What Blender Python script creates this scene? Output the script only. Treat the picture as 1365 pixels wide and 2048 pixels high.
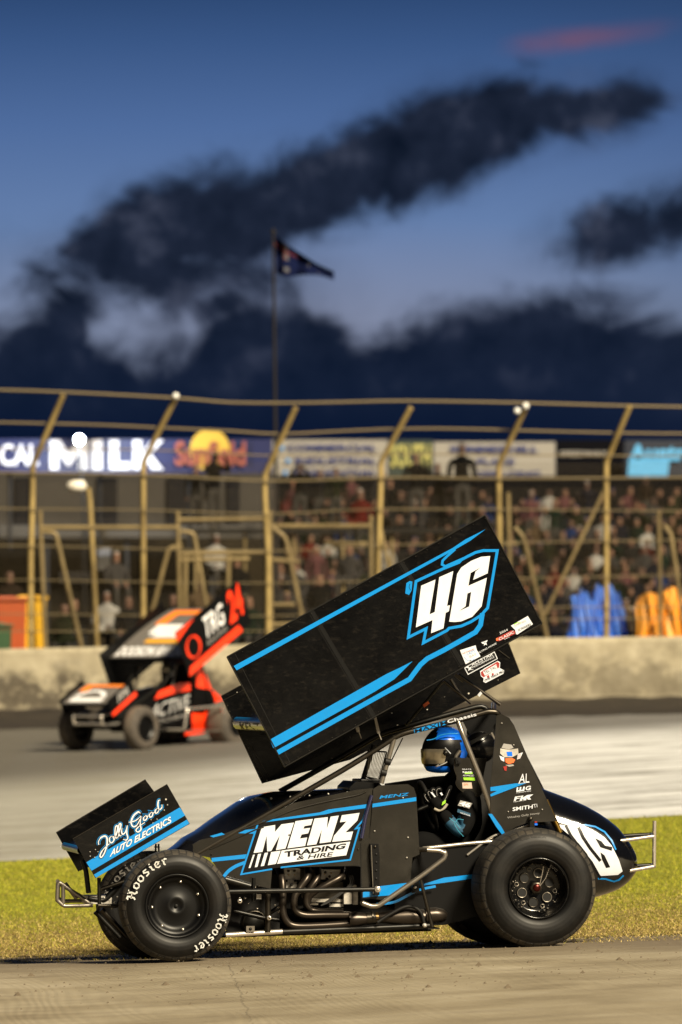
import bpy, bmesh, math, random
from math import sin, cos, pi, radians, sqrt, atan2
from mathutils import Vector, Matrix
random.seed(7)
for o in list(bpy.data.objects): bpy.data.objects.remove(o)
SC = bpy.context.scene
COL = SC.collection
# ------------------------------------------------------------------ camera
PW, PH = 1365.0, 2048.0
LENS = 200.0
FP = PH*LENS/36.0
HOR = 1370.0                        # image row of the horizon
TH = radians(9)
PHI = math.atan((HOR-1024)/FP)
RT = Vector((cos(TH), -sin(TH), 0))
FH = Vector((sin(TH), cos(TH), 0))
FW = Vector((sin(TH)*cos(PHI), cos(TH)*cos(PHI), sin(PHI)))
UP = Vector((-sin(TH)*sin(PHI), -cos(TH)*sin(PHI), cos(PHI)))
def ray(px, py): return RT*((px-682.5)/FP) + UP*((1024-py)/FP) + FW
CAM = Vector((-1.12, -0.75, 0.34)) - ray(355, 1811)*34.7
def P(px, py, Y):                   # point seen at a photo pixel on the upright plane y = Y
    r = ray(px, py); return CAM + r*((Y-CAM.y)/r.y)
def D(px, py, d):                   # the same at a given distance along the view
    r = ray(px, py); return CAM + r*(d/(r.dot(FH)))
cd = bpy.data.cameras.new('camera'); cam = bpy.data.objects.new('camera', cd); COL.objects.link(cam)
cd.lens = LENS; cd.sensor_fit = 'VERTICAL'; cd.sensor_height = 36.0; cd.sensor_width = 24.0
cd.clip_start = 1; cd.clip_end = 3000
m3 = Matrix((RT, UP, -FW)).transposed()
cam.matrix_world = Matrix.Translation(CAM) @ m3.to_4x4()
cd.dof.use_dof = True; cd.dof.focus_distance = 34.95; cd.dof.aperture_fstop = 3.5
SC.camera = cam
SC.render.resolution_x = 682; SC.render.resolution_y = 1024
SC.view_settings.view_transform = 'Standard'; SC.view_settings.look = 'None'
SC.view_settings.exposure = 0.8; SC.view_settings.gamma = 1
SC.cycles.use_denoising = True
SC.cycles.max_bounces = 6
# ------------------------------------------------------------------ world : dusk sky with clouds
wd = bpy.data.worlds.new("World"); SC.world = wd; wd.use_nodes = True
NT = wd.node_tree; NT.nodes.clear()
class G:                             # tiny node-graph helper
    def __init__(s, nt): s.nt = nt
    def n(s, t, **k):
        q = s.nt.nodes.new(t)
        for a, b in k.items(): setattr(q, a, b)
        return q
    def put(s, sock, v):
        if isinstance(v, bpy.types.NodeSocket): s.nt.links.new(v, sock)
        elif v is not None:
            try: sock.default_value = v
            except Exception: sock.default_value = (v[0], v[1], v[2], 1)
    def m(s, op, a, b=None, c=None, clamp=False):
        q = s.n('ShaderNodeMath', operation=op, use_clamp=clamp)
        s.put(q.inputs[0], a)
        if b is not None: s.put(q.inputs[1], b)
        if c is not None: s.put(q.inputs[2], c)
        return q.outputs[0]
    def v(s, op, a, b=None):
        q = s.n('ShaderNodeVectorMath', operation=op); s.put(q.inputs[0], a)
        if b is not None: s.put(q.inputs[1], b)
        return q.outputs['Value'] if op in ('DOT_PRODUCT', 'LENGTH') else q.outputs[0]
    def comb(s, x, y, z):
        q = s.n('ShaderNodeCombineXYZ')
        for i, a in enumerate((x, y, z)): s.put(q.inputs[i], a)
        return q.outputs[0]
    def sep(s, a):
        q = s.n('ShaderNodeSeparateXYZ'); s.put(q.inputs[0], a); return q.outputs
    def noise(s, vec, scale, detail=4, rough=.55, dist=0):
        q = s.n('ShaderNodeTexNoise'); s.put(q.inputs['Vector'], vec)
        q.inputs['Scale'].default_value = scale; q.inputs['Detail'].default_value = detail
        q.inputs['Roughness'].default_value = rough; q.inputs['Distortion'].default_value = dist
        return q.outputs['Fac']
    def ramp(s, f, stops, interp='LINEAR'):
        q = s.n('ShaderNodeValToRGB'); s.put(q.inputs[0], f); cr = q.color_ramp; cr.interpolation = interp
        while len(cr.elements) < len(stops): cr.elements.new(0.5)
        for e, (p, c) in zip(cr.elements, stops):
            e.position = p; e.color = (c[0], c[1], c[2], 1) if hasattr(c, '__len__') else (c, c, c, 1)
        return q.outputs[0]
    def mix(s, f, a, b):
        q = s.n('ShaderNodeMix', data_type='RGBA'); s.put(q.inputs[0], f); s.put(q.inputs[6], a); s.put(q.inputs[7], b)
        return q.outputs[2]
    def rng(s, f, a, b, c, d, it='LINEAR'):
        q = s.n('ShaderNodeMapRange', interpolation_type=it); s.put(q.inputs[0], f)
        for i, x in enumerate((a, b, c, d)): q.inputs[i+1].default_value = x
        return q.outputs[0]
def build_sky():
    g = G(NT)
    tc = g.n('ShaderNodeTexCoord').outputs['Generated']
    u = g.v('DOT_PRODUCT', tc, tuple(RT)); f = g.v('DOT_PRODUCT', tc, tuple(FH)); z = g.sep(tc)[2]
    fa = g.m('MAXIMUM', g.m('ABSOLUTE', f), .02)
    U = g.m('MULTIPLY', g.m('DIVIDE', u, fa), FP/1000)         # in thousandths of the lens, right of the view axis
    V = g.m('MULTIPLY', g.m('DIVIDE', z, fa), FP/1000)         # above the horizon
    UV = g.comb(U, V, 0)
    # wispy displacement of the cloud field
    w1 = g.noise(UV, 3.0, 5, .6); w2 = g.noise(g.v('ADD', UV, (7.3, 2.1, 0)), 3.0, 5, .6)
    UVd = g.comb(g.m('ADD', U, g.m('MULTIPLY', g.m('SUBTRACT', w1, .5), .16)), g.m('ADD', V, g.m('MULTIPLY', g.m('SUBTRACT', w2, .5), .13)), 0)
    def blob(cx, cy, rx, ry, ang, vec=UVd):
        x = (cx-682.5)/1000; y = (HOR-cy)/1000; rx /= 1000; ry /= 1000; a = radians(ang)
        d = g.v('SUBTRACT', vec, (x, y, 0))
        p = g.v('DOT_PRODUCT', d, (cos(a)/rx, sin(a)/rx, 0)); q = g.v('DOT_PRODUCT', d, (-sin(a)/ry, cos(a)/ry, 0))
        return g.m('SUBTRACT', 1, g.v('LENGTH', g.comb(p, q, 0)))
    sx = g.sep(UVd)
    un = g.m('MULTIPLY_ADD', sx[0], 1/1.9, .5)                   # -0.95 .. 0.95 across
    def curve(pts):                        # (px, value in photo pixels / 1400)
        q = g.n('ShaderNodeFloatCurve'); g.put(q.inputs['Value'], un); c = q.mapping.curves[0]
        P_ = [(((x-682.5)/1000)/1.9+.5, v/1400) for x, v in pts]
        while len(c.points) < len(P_): c.points.new(.5, .5)
        for pt, (x, v) in zip(c.points, P_): pt.location = (x, v)
        q.mapping.update(); return q.outputs[0]
    H_ = lambda y: HOR-y
    ctr = curve([(-260,H_(560)),(150,H_(505)),(250,H_(475)),(400,H_(440)),(600,H_(395)),(700,H_(352)),(850,H_(305)),(1000,H_(250)),(1100,H_(218)),(1220,H_(205)),(1330,H_(190)),(1625,H_(170))])
    thk = curve([(-260,0),(90,6),(160,66),(250,112),(400,128),(600,126),(700,116),(850,122),(1000,112),(1100,92),(1220,72),(1300,52),(1370,6),(1625,0)])
    edge = curve([(-260,H_(690)),(0,H_(685)),(60,H_(650)),(130,H_(590)),(190,H_(690)),(300,H_(735)),(400,H_(700)),(455,H_(612)),(560,H_(635)),(660,H_(672)),(725,H_(722)),(800,H_(676)),(870,H_(650)),(1000,H_(618)),(1120,H_(606)),(1250,H_(636)),(1400,H_(668)),(1625,H_(650))])
    vv = g.m('MULTIPLY', sx[1], 1/1.4)
    band = g.m('MULTIPLY', g.m('SUBTRACT', g.m('SUBTRACT', thk, .012), g.m('ABSOLUTE', g.m('SUBTRACT', vv, ctr))), 15)
    bank = g.m('MULTIPLY', g.m('SUBTRACT', g.m('ADD', edge, .024), vv), 13)
    fld = g.m('SMOOTH_MAX', g.m('MINIMUM', band, 1), g.m('MINIMUM', bank, 1.6), .1)
    for bq in [(1240,462,150,50,12),(1390,435,110,62,5),(330,560,260,92,-6),(150,620,80,70,0),(440,620,80,60,0)]:
        fld = g.m('SMOOTH_MAX', fld, g.m('MULTIPLY', blob(*bq), .8 if bq[0] != 350 else .85), .1)
    fb = g.noise(g.comb(U, g.m('MULTIPLY', V, 1.35), .3), 4.4, 12, .68, .5)
    dens = g.m('ADD', fld, g.m('MULTIPLY', g.m('SUBTRACT', fb, .5), 2.1))
    cl = g.rng(dens, -.40, .46, 0, 1, 'SMOOTHSTEP')
    soft = g.m('MULTIPLY', g.rng(fld, -.75, .15, 0, 1, 'SMOOTHSTEP'), g.rng(g.noise(UV, 2.2, 5, .6), .38, .72, 0, 1, 'SMOOTHSTEP'))
    cl = g.m('MAXIMUM', cl, g.m('MULTIPLY', soft, .55))
    Vn = g.m('DIVIDE', V, 1.4, clamp=True)
    sky = g.ramp(Vn, [(0, (.012,.020,.045)), (.40, (.115,.145,.21)), (.52, (.155,.205,.320)), (.66, (.115,.190,.365)), (.80, (.070,.135,.305)), (.92, (.038,.086,.215)), (1, (.022,.056,.150))])
    # broad paler glow in the middle of the gaps
    hz = g.m('MAXIMUM', blob(600, 650, 1000, 230, 0, UV), 0)
    sky = g.mix(g.m('MULTIPLY', hz, .30, clamp=True), sky, (.33,.32,.42,1))
    inner = g.noise(g.v('ADD', UV, (3, 9, 0)), 7, 6, .6)
    cc = g.ramp(inner, [(.32, (.0035,.007,.017)), (.55, (.012,.018,.037)), (.72, (.048,.058,.095))])
    ccl = g.mix(g.rng(V, .50, .78, 1, 0), cc, (.0042,.0100,.030,1))
    ccl = g.mix(g.rng(V, .46, .57, .85, 0), ccl, (.002,.006,.024,1))
    col = g.mix(cl, sky, ccl)
    red = g.rng(g.m('ADD', blob(1190, 70, 210, 34, 8, UV), g.m('MULTIPLY', g.m('SUBTRACT', fb, .5), 1.3)), -.1, 1.1, 0, 1, 'SMOOTHSTEP')
    col = g.mix(g.m('MULTIPLY', red, .42), col, (.26,.075,.085,1))
    # darker corners of the evening sky to the right
    col = g.mix(g.m('MULTIPLY', g.rng(U, .3, 1.0, 0, 1), .25), col, (.02,.03,.06,1))
    # below the horizon and behind: plain dusk
    gen = g.ramp(g.m('MULTIPLY_ADD', z, .5, .5), [(0, (.014,.011,.008)), (.5, (.020,.020,.024)), (.56, (.020,.025,.038)), (1, (.010,.016,.032))])
    wide = g.m('MAXIMUM', g.rng(g.m('ABSOLUTE', U), 2, 9, 0, 1, 'SMOOTHSTEP'), g.m('MAXIMUM', g.rng(V, 1.5, 6, 0, 1, 'SMOOTHSTEP'), g.m('LESS_THAN', f, 0)))
    wide = g.m('MAXIMUM', wide, g.m('LESS_THAN', z, 0))
    col = g.mix(wide, col, gen)
    bg = g.n('ShaderNodeBackground'); g.put(bg.inputs[0], col); bg.inputs[1].default_value = 0.64
    out = g.n('ShaderNodeOutputWorld'); NT.links.new(bg.outputs[0], out.inputs[0])
build_sky()
# ------------------------------------------------------------------ the floodlights of the ground, as one warm sun
sd = bpy.data.lights.new('sun', 'SUN'); sun = bpy.data.objects.new('sun', sd); COL.objects.link(sun)
sd.energy = 5.0; sd.angle = radians(12); sd.color = (1.0, .86, .62)
SUNV = (RT*0.62 - FH*0.95 + Vector((0, 0, 0.86))).normalized()
sun.rotation_euler = SUNV.to_track_quat('Z', 'Y').to_euler()
# ------------------------------------------------------------------ materials
MATS = {}
def mat(name, col=(.5,.5,.5), rough=.5, metal=0, coat=0, emit=None, estr=0, fn=None, spec=None, alpha=None):
    if name in MATS: return MATS[name]
    m = bpy.data.materials.new(name); m.use_nodes = True; nt = m.node_tree; b = nt.nodes['Principled BSDF']
    b.inputs['Base Color'].default_value = (*col, 1); b.inputs['Roughness'].default_value = rough
    b.inputs['Metallic'].default_value = metal; b.inputs['Coat Weight'].default_value = coat; b.inputs['Coat Roughness'].default_value = .08
    if spec is None and name.startswith(('cloth_', 'hair_', 'trousers_', 'stand_', 'black_sign', 'dark_timber')): spec = .08
    if spec is not None: b.inputs['Specular IOR Level'].default_value = spec
    if emit: b.inputs['Emission Color'].default_value = (*emit, 1); b.inputs['Emission Strength'].default_value = estr
    if fn: fn(G(nt), b)
    MATS[name] = m; return m
def bump(g, b, h, dist, st=1.0):
    q = g.n('ShaderNodeBump'); q.inputs['Distance'].default_value = dist; q.inputs['Strength'].default_value = st
    g.put(q.inputs['Height'], h); g.put(b.inputs['Normal'], q.outputs[0])
def oc(g): return g.n('ShaderNodeTexCoord').outputs['Object']
def gloss_dirty(base):
    def fn(g, b):
        c = oc(g)
        q = g.n('ShaderNodeTexVoronoi'); g.put(q.inputs['Vector'], c); q.inputs['Scale'].default_value = 26
        k = g.n('ShaderNodeSeparateColor'); g.put(k.inputs[0], q.outputs['Color'])
        r = g.m('MULTIPLY', g.m('POWER', k.outputs[0], 6), .17)
        fl = g.m('MULTIPLY', g.m('LESS_THAN', q.outputs['Distance'], r), g.m('GREATER_THAN', k.outputs[1], .45))
        n2 = g.noise(c, 5, 6, .65)
        n3 = g.noise(g.v('MULTIPLY', c, (1, 1, 2.2)), 17, 8, .75); film = g.m('MULTIPLY', g.rng(n3, .52, .85, 0, 1), .035)
        col = g.mix(film, (*base, 1), (.5,.42,.32,1))
        col = g.mix(g.m('MULTIPLY', fl, .75), col, (.62,.58,.5,1))
        g.put(b.inputs['Base Color'], col)
        g.put(b.inputs['Roughness'], g.m('ADD', g.m('MULTIPLY', n2, .25), .10))
        bump(g, b, g.noise(c, 9, 2), .004, .35)
    return fn
def carbon_fn(g, b):
    c = oc(g); s = g.sep(c)
    def wv(x, k): return g.m('SINE', g.m('MULTIPLY', x, k))
    k = 2*pi/.0115
    w = g.m('MULTIPLY', wv(g.m('ADD', s[0], s[2]), k), wv(g.m('SUBTRACT', s[0], s[2]), k))
    col = g.ramp(g.m('MULTIPLY_ADD', w, .5, .5), [(.3, (.0022,.002,.0017)), (.7, (.019,.0165,.012))])
    n = g.noise(c, 4, 5, .6)
    col = g.mix(g.m('MULTIPLY', g.rng(n, .45, .8, 0, 1), .035), col, (.35,.30,.22,1))
    g.put(b.inputs['Base Color'], col); g.put(b.inputs['Roughness'], g.m('MULTIPLY_ADD', n, .3, .2))
    bump(g, b, g.noise(c, 3, 2), .01, .3)
def dusty(base, dust=(.30,.25,.18), amt=.5, sc=9, bd=.0):
    def fn(g, b):
        c = oc(g); n = g.noise(c, sc, 6, .65)
        g.put(b.inputs['Base Color'], g.mix(g.m('MULTIPLY', g.rng(n, .42, .8, 0, 1), amt), (*base, 1), (*dust, 1)))
        if bd: bump(g, b, n, bd, .6)
    return fn
def tread_fn(g, b):
    c = oc(g); s = g.sep(c)
    a = g.m('MULTIPLY', g.m('ARCTAN2', s[2], s[0]), .36)
    q = g.n('ShaderNodeTexBrick'); g.put(q.inputs['Vector'], g.comb(s[1], a, 0))
    q.inputs['Scale'].default_value = 1; q.inputs['Brick Width'].default_value = .062; q.inputs['Row Height'].default_value = .050
    q.inputs['Mortar Size'].default_value = .0045; q.inputs['Mortar Smooth'].default_value = .2; q.offset = .5
    n = g.noise(c, 40, 4)
    nb = g.noise(c, 7, 5, .7)
    rub = g.mix(g.rng(nb, .4, .75, 0, 1), (.016,.014,.011,1), (.075,.060,.042,1))
    g.put(b.inputs['Base Color'], g.mix(q.outputs['Fac'], rub, (.008,.007,.006,1)))
    bump(g, b, g.m('SUBTRACT', g.m('MULTIPLY', n, .25), q.outputs['Fac']), .006, 1)
def side_fn(g, b):
    c = oc(g); s = g.sep(c)
    r = g.v('LENGTH', g.comb(s[0], s[2], 0))
    n = g.noise(c, 6, 6, .6)
    g.put(b.inputs['Base Color'], g.mix(g.m('MULTIPLY', g.rng(n, .45, .8, 0, 1), .35), (.0016,.0015,.0015,1), (.022,.017,.012,1)))
    g.put(b.inputs['Roughness'], g.m('MULTIPLY_ADD', n, .3, .34))
    bump(g, b, g.m('SINE', g.m('MULTIPLY', r, 260)), .0005, .25)
M_BLK = mat('gloss_black', (.010,.010,.011), .15, coat=.15, spec=.28, fn=gloss_dirty((.0016,.0016,.0018)))
M_BLK2 = mat('black_paint', (.0014,.0014,.0016), .4, spec=.25)
M_SAT = mat('satin_black_metal', (.014,.013,.012), .38, .4, fn=dusty((.004,.004,.0035), amt=.06))
M_CARB = mat('carbon_weave', rough=.3, coat=.12, spec=.35, fn=carbon_fn)
M_CYAN = mat('cyan_vinyl', (.0,.36,.80), .28, coat=.3, fn=dusty((.0,.22,.62), (.02,.13,.30), .2, 14))
M_BLUE = mat('deep_blue_paint', (.006,.15,.85), .22, coat=.5)
M_WHT = mat('white_vinyl', (.80,.78,.72), .4, fn=dusty((.64,.67,.74), (.46,.46,.44), .35, 9))
M_RED = mat('dark_red_vinyl', (.30,.02,.015), .4)
M_STEEL = mat('brushed_steel_tube', (.50,.45,.38), .34, .75, fn=dusty((.26,.235,.20), (.11,.09,.065), .5, 12))
M_CHR = mat('polished_steel_tube', (.80,.74,.66), .26, .85)
M_GUN = mat('dark_steel_tube', (.16,.14,.12), .34, .9, fn=dusty((.06,.053,.043), (.028,.023,.018), .5, 12))
M_EXH = mat('heat_blued_exhaust', (.11,.09,.075), .34, .8, fn=dusty((.055,.045,.036), (.026,.021,.021), .6, 6))
M_ALU = mat('cast_aluminium', (.52,.50,.46), .42, .45, fn=dusty((.60,.57,.52), (.12,.10,.08), .8, 24, .002))
M_BRASS = mat('brass_fitting', (.55,.34,.08), .3, 1.0)
M_TREAD = mat('tyre_tread', rough=.75, fn=tread_fn)
M_SIDE = mat('tyre_sidewall', rough=.5, spec=.3, fn=side_fn)
M_LET = mat('tyre_lettering_paint', (.58,.58,.56), .7, fn=dusty((.56,.57,.56), (.26,.24,.20), .6, 22))
M_RUB = mat('rubber_hose', (.012,.011,.010), .6)
M_GLASS = mat('visor_reflection_tan', (.42,.37,.28), .22, .7)  # tan gold reflection put into the visor's colour
M_SUIT = mat('race_suit_black', (.010,.010,.011), .9, spec=.15, fn=dusty((.002,.002,.0022), (.007,.0065,.006), .4, 10, .004))
M_SUITB = mat('race_suit_blue', (.008,.06,.12), .7)
M_LIME = mat('lime_label', (.28,.62,.02), .5)
M_ORNG = mat('orange_label', (.75,.14,.03), .5)
M_PINK = mat('paper_label', (.55,.42,.36), .6)
M_GREYV = mat('grey_vinyl', (.30,.29,.28), .5)
M_CHAR = mat('matte_charcoal', (.005,.0045,.004), .6, spec=.3)
M_LETD = mat('shaded_lettering', (.16,.15,.14), .7)  # far tyre's lettering, shade under the front wing put into its grey
# ------------------------------------------------------------------ mesh builder
def _font(s, off=0.0, cache={}):
    k = (s, off)
    if k in cache: return cache[k]
    cu = bpy.data.curves.new('t', 'FONT'); cu.body = s; cu.offset = off; cu.resolution_u = 3
    o = bpy.data.objects.new('t', cu); COL.objects.link(o)
    dg = bpy.context.evaluated_depsgraph_get(); e = o.evaluated_get(dg); me = e.to_mesh()
    vs = [(v.co.x, v.co.y) for v in me.vertices]; fs = [tuple(p.vertices) for p in me.polygons]
    e.to_mesh_clear(); bpy.data.objects.remove(o); bpy.data.curves.remove(cu)
    x0 = min(v[0] for v in vs); x1 = max(v[0] for v in vs); y0 = min(v[1] for v in vs); y1 = max(v[1] for v in vs)
    cache[k] = ([((x-x0)/(x1-x0), (y-y0)/(y1-y0)) for x, y in vs], fs, (x1-x0)/(y1-y0)); return cache[k]
def catmull(pts, n=6):
    if len(pts) < 3: return list(pts)
    q = [pts[0]*2-pts[1]] + list(pts) + [pts[-1]*2-pts[-2]]; r = []
    for i in range(1, len(q)-2):
        a, b, c, d = q[i-1], q[i], q[i+1], q[i+2]
        for k in range(n):
            t = k/n
            r.append(.5*((2*b)+(c-a)*t+(2*a-5*b+4*c-d)*t*t+(3*b-a-3*c+d)*t**3))
    r.append(q[-2]); return r
def bez_round(pts, f=.25, n=4):      # polyline with rounded corners (bent tube)
    if len(pts) < 3: return list(pts)
    r = [pts[0]]
    for i in range(1, len(pts)-1):
        a, b, c = pts[i-1], pts[i], pts[i+1]
        l = min((a-b).length, (c-b).length)*f
        p = b+(a-b).normalized()*l; q = b+(c-b).normalized()*l
        for k in range(n+1):
            t = k/n; r.append(p*(1-t)**2+b*2*t*(1-t)+q*t*t)
    r.append(pts[-1]); return r
class MB:
    def __init__(s): s.v = []; s.f = []; s.mi = []; s.sm = []; s.mats = []
    def mid(s, m):
        if m not in s.mats: s.mats.append(m)
        return s.mats.index(m)
    def add(s, vs, fs, m, smooth=False):
        o = len(s.v); s.v += [Vector(v) for v in vs]; k = s.mid(m)
        for f in fs: s.f.append(tuple(i+o for i in f)); s.mi.append(k); s.sm.append(smooth)
        return s
    def quad(s, a, b, c, d, m): return s.add([a, b, c, d], [(0, 1, 2, 3)], m)
    def box(s, c, size, m, rot=None):
        x, y, z = [q/2 for q in size]; R = rot or Matrix.Identity(3); c = Vector(c)
        vs = [c+R@Vector((i*x, j*y, k*z)) for i in (-1, 1) for j in (-1, 1) for k in (-1, 1)]
        return s.add(vs, [(0,1,3,2),(4,6,7,5),(0,4,5,1),(2,3,7,6),(0,2,6,4),(1,5,7,3)], m)
    def tube(s, pts, r, m, n=8, cap=True, closed=False):
        pts = [Vector(p) for p in pts]; k = len(pts); rs = r if hasattr(r, '__len__') else [r]*k
        if len(rs) != k: rs = [rs[min(len(rs)-1, int(i*len(rs)/k))] for i in range(k)]
        vs = []; fs = []; u = None
        for i in range(k):
            t = (pts[min(i+1, k-1)]-pts[max(i-1, 0)])
            if t.length < 1e-9: t = Vector((0, 0, 1))
            t.normalize()
            if u is None:
                u = t.cross(Vector((0, 0, 1)))
                if u.length < .05: u = t.cross(Vector((0, 1, 0)))
            u = (u-t*u.dot(t)).normalized(); w = t.cross(u)
            for j in range(n):
                a = 2*pi*j/n; vs.append(pts[i]+(u*cos(a)+w*sin(a))*rs[i])
        for i in range(k-1):
            for j in range(n):
                fs.append((i*n+j, i*n+(j+1) % n, (i+1)*n+(j+1) % n, (i+1)*n+j))
        s.add(vs, fs, m, True)
        if cap: s.add(vs[:n], [tuple(range(n))[::-1]], m); s.add(vs[-n:], [tuple(range(n))], m)
        return s
    def tpx(s, pts, r, m, rnd=.25, n=8):     # bent tube through (px,py,Y)
        return s.tube(bez_round([P(*p) for p in pts], rnd), r, m, n)
    def lathe(s, prof, m, c=(0, 0, 0), n=48, ax='y', mats=None):
        c = Vector(c); vs = []; k = len(prof)
        for j in range(n):
            a = 2*pi*j/n
            for r, h in prof:
                if ax == 'y': vs.append(c+Vector((r*cos(a), h, r*sin(a))))
                elif ax == 'x': vs.append(c+Vector((h, r*cos(a), r*sin(a))))
                else: vs.append(c+Vector((r*cos(a), r*sin(a), h)))
        for i in range(k-1):
            fs = [(j*k+i, j*k+i+1, ((j+1) % n)*k+i+1, ((j+1) % n)*k+i) for j in range(n)]
            o = len(s.v)
            if i == 0: s.v += vs; base = o
            kk = s.mid(mats[i] if mats else m)
            for f in fs: s.f.append(tuple(q+base for q in f)); s.mi.append(kk); s.sm.append(True)
        return s
    def slab(s, pts, th, m, nrm=Vector((0, 1, 0)), edge=None):
        """thick flat plate; pts 3-D outline of its front face, nrm points away from the viewer"""
        n = len(pts); a = [Vector(p) for p in pts]; b = [p+nrm*th for p in a]
        s.add(a, [tuple(range(n))], m); s.add(b, [tuple(range(n))[::-1]], m)
        s.add(a+b, [(i, (i+1) % n, (i+1) % n+n, i+n) for i in range(n)], edge or m); return s
    def plate(s, px, Y, m, th=.004, edge=None): return s.slab([P(x, y, Y) for x, y in px], th, m, edge=edge)
    def decal(s, px, Y, m): return s.add([P(x, y, Y) for x, y in px], [tuple(range(len(px)))], m)
    def stroke2(s, pts, w, fn, m, closed=False, smooth=0):
        """ribbon of width w (or widths) along 2-D points, mapped by fn(x,y)"""
        pts = [Vector((p[0], p[1])) for p in pts]
        if smooth: pts = catmull(pts, smooth)
        k = len(pts); ws = w if hasattr(w, '__len__') else [w]*k
        if len(ws) != k: ws = [ws[min(len(ws)-1, int(i/(k-1)*(len(ws)-1)+.5))] for i in range(k)]
        L = []; R = []
        for i in range(k):
            if closed: a = pts[i-1] if i else pts[-1]; c = pts[(i+1) % k]
            else: a = pts[max(i-1, 0)]; c = pts[min(i+1, k-1)]
            d1 = (pts[i]-a); d2 = (c-pts[i])
            if d1.length < 1e-6: d1 = d2
            if d2.length < 1e-6: d2 = d1
            d1 = d1.normalized(); d2 = d2.normalized(); t = d1+d2
            if t.length < 1e-4: t = d1
            t.normalize(); nn = Vector((-t.y, t.x)); c0 = max(.35, nn.dot(Vector((-d1.y, d1.x))))
            h = ws[i]/2/c0; L.append(pts[i]+nn*h); R.append(pts[i]-nn*h)
        vs = [fn(p.x, p.y) for p in L]+[fn(p.x, p.y) for p in R]
        fs = [(i, i+1, k+i+1, k+i) for i in range(k-1)]
        if closed: fs.append((k-1, 0, k, 2*k-1))
        return s.add(vs, fs, m)
    def stroke(s, pts, w, Y, m, closed=False, smooth=0): return s.stroke2(pts, w, lambda x, y: P(x, y, Y), m, closed, smooth)
    def text(s, txt, quad, fn, m, off=0.0):
        """quad = BL, BR, TR, TL in 2-D, mapped by fn"""
        vs, fs, _ = _font(txt, off); bl, br, tr, tl = [Vector((q[0], q[1])) for q in quad]; o = []
        for u, v in vs:
            p = bl*(1-u)*(1-v)+br*u*(1-v)+tr*u*v+tl*(1-u)*v; o.append(fn(p.x, p.y))
        return s.add(o, fs, m)
    def tx(s, txt, quad, Y, m, off=0.0): return s.text(txt, quad, lambda x, y: P(x, y, Y), m, off)
    def build(s, name, parent=None, bevel=0, origin=None, doubles=False):
        me = bpy.data.meshes.new(name)
        org = Vector(origin) if origin is not None else Vector((0, 0, 0))
        me.from_pydata([v-org for v in s.v], [], s.f)
        for m in s.mats: me.materials.append(m)
        for p, k, q in zip(me.polygons, s.mi, s.sm): p.material_index = k; p.use_smooth = q
        o = bpy.data.objects.new(name, me); COL.objects.link(o)
        if parent is not None:
            o.parent = parent; o.location = org-wloc(parent)
        else: o.location = org
        if bevel:
            b = o.modifiers.new('bevel', 'BEVEL'); b.width = bevel; b.segments = 2; b.limit_method = 'ANGLE'
        return o
def part(name, par, *fns):
    m_ = MB()
    for f_ in fns: f_(m_)
    return m_.build(name, par)
def wloc(o):
    l = Vector(o.location)
    while o.parent: o = o.parent; l += Vector(o.location)
    return l
def thing(name, label, cat, loc, group=None):
    o = bpy.data.objects.new(name, None); COL.objects.link(o); o.location = loc; o.empty_display_size = .2
    return tag(o, label, cat, group)
def tag(o, label, cat, group=None):
    o['label'] = label; o['category'] = cat
    if group: o['group'] = group
    return o
def struct(o): o['kind'] = 'structure'; return o
def Z(ox, oy, k):                     # reader of coordinates measured in an enlargement of the photograph
    def f(*pts):
        r = [(ox+x/k, oy+y/k) for x, y in pts]; return r[0] if len(r) == 1 else r
    return f
z1 = Z(80, 1540, 3.25); z2 = Z(400, 1540, 2.967); z3 = Z(820, 1380, 2.625); z4 = Z(440, 1020, 2.068)
zA = Z(820, 1420, 4.55); zB = Z(880, 1220, 6.205); zC = Z(520, 1700, 3.592); zF = Z(440, 1360, 2.967); zG = Z(1060, 1560, 4.875)
zN = Z(800, 1040, 4.55); zM = Z(480, 1600, 5.25); zJ = Z(180, 1590, 6.825); zW = Z(940, 1640, 5.25); zD = Z(840, 1440, 7.875)
zL = Z(980, 1560, 10.5); zE = Z(430, 1680, 9.1)
def y3(pts, Y): return [(x, y, Y) for x, y in pts]
# ------------------------------------------------------------------ ground
ROWS = [(10,2990,2850),(24,2188,2108),(30,2026,1963),(34.7,1936,1882),(36.2,1928,1874),(38.3,1909,1860),(41,1878,1833),(46,1815,1757),(50,1772,1692),(56,1729,1622),
        (62,1688,1575),(72,1618,1520),(82,1548,1472),(88,1514,1450),(98,1464,1428),(104,1442,1412),(108,1440,1412),(135,1398,1380),(200,1382,1375),(400,1374,1372),(1500,1370,1370)]
def gsd(s, d):                        # ground height at sideways offset s, distance d
    for i in range(len(ROWS)-1):
        if d <= ROWS[i+1][0] or i == len(ROWS)-2: break
    (d0, a0, b0), (d1, a1, b1) = ROWS[i], ROWS[i+1]; t = min(1, max(0, (d-d0)/(d1-d0)))
    def hz(dd, a, b):
        zl = CAM.z+(HOR-a)/FP*dd; zr = CAM.z+(HOR-b)/FP*dd; hw = 682.5/FP*dd; lim = hw*1.6
        ss = lim*math.tanh(s/lim); return (zl+zr)/2+(zr-zl)/2/hw*ss
    return hz(d0, a0, b0)*(1-t)+hz(d1, a1, b1)*t
def sd2w(s, d, z): p = CAM+RT*s+FH*d; return Vector((p.x, p.y, z))
def w2sd(x, y): v = Vector((x, y, 0))-Vector((CAM.x, CAM.y, 0)); return v.dot(RT), v.dot(FH)
def gz(x, y): return gsd(*w2sd(x, y))
def gpt(px, d): s = (px-682.5)/FP*d; return sd2w(s, d, gsd(s, d))
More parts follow.
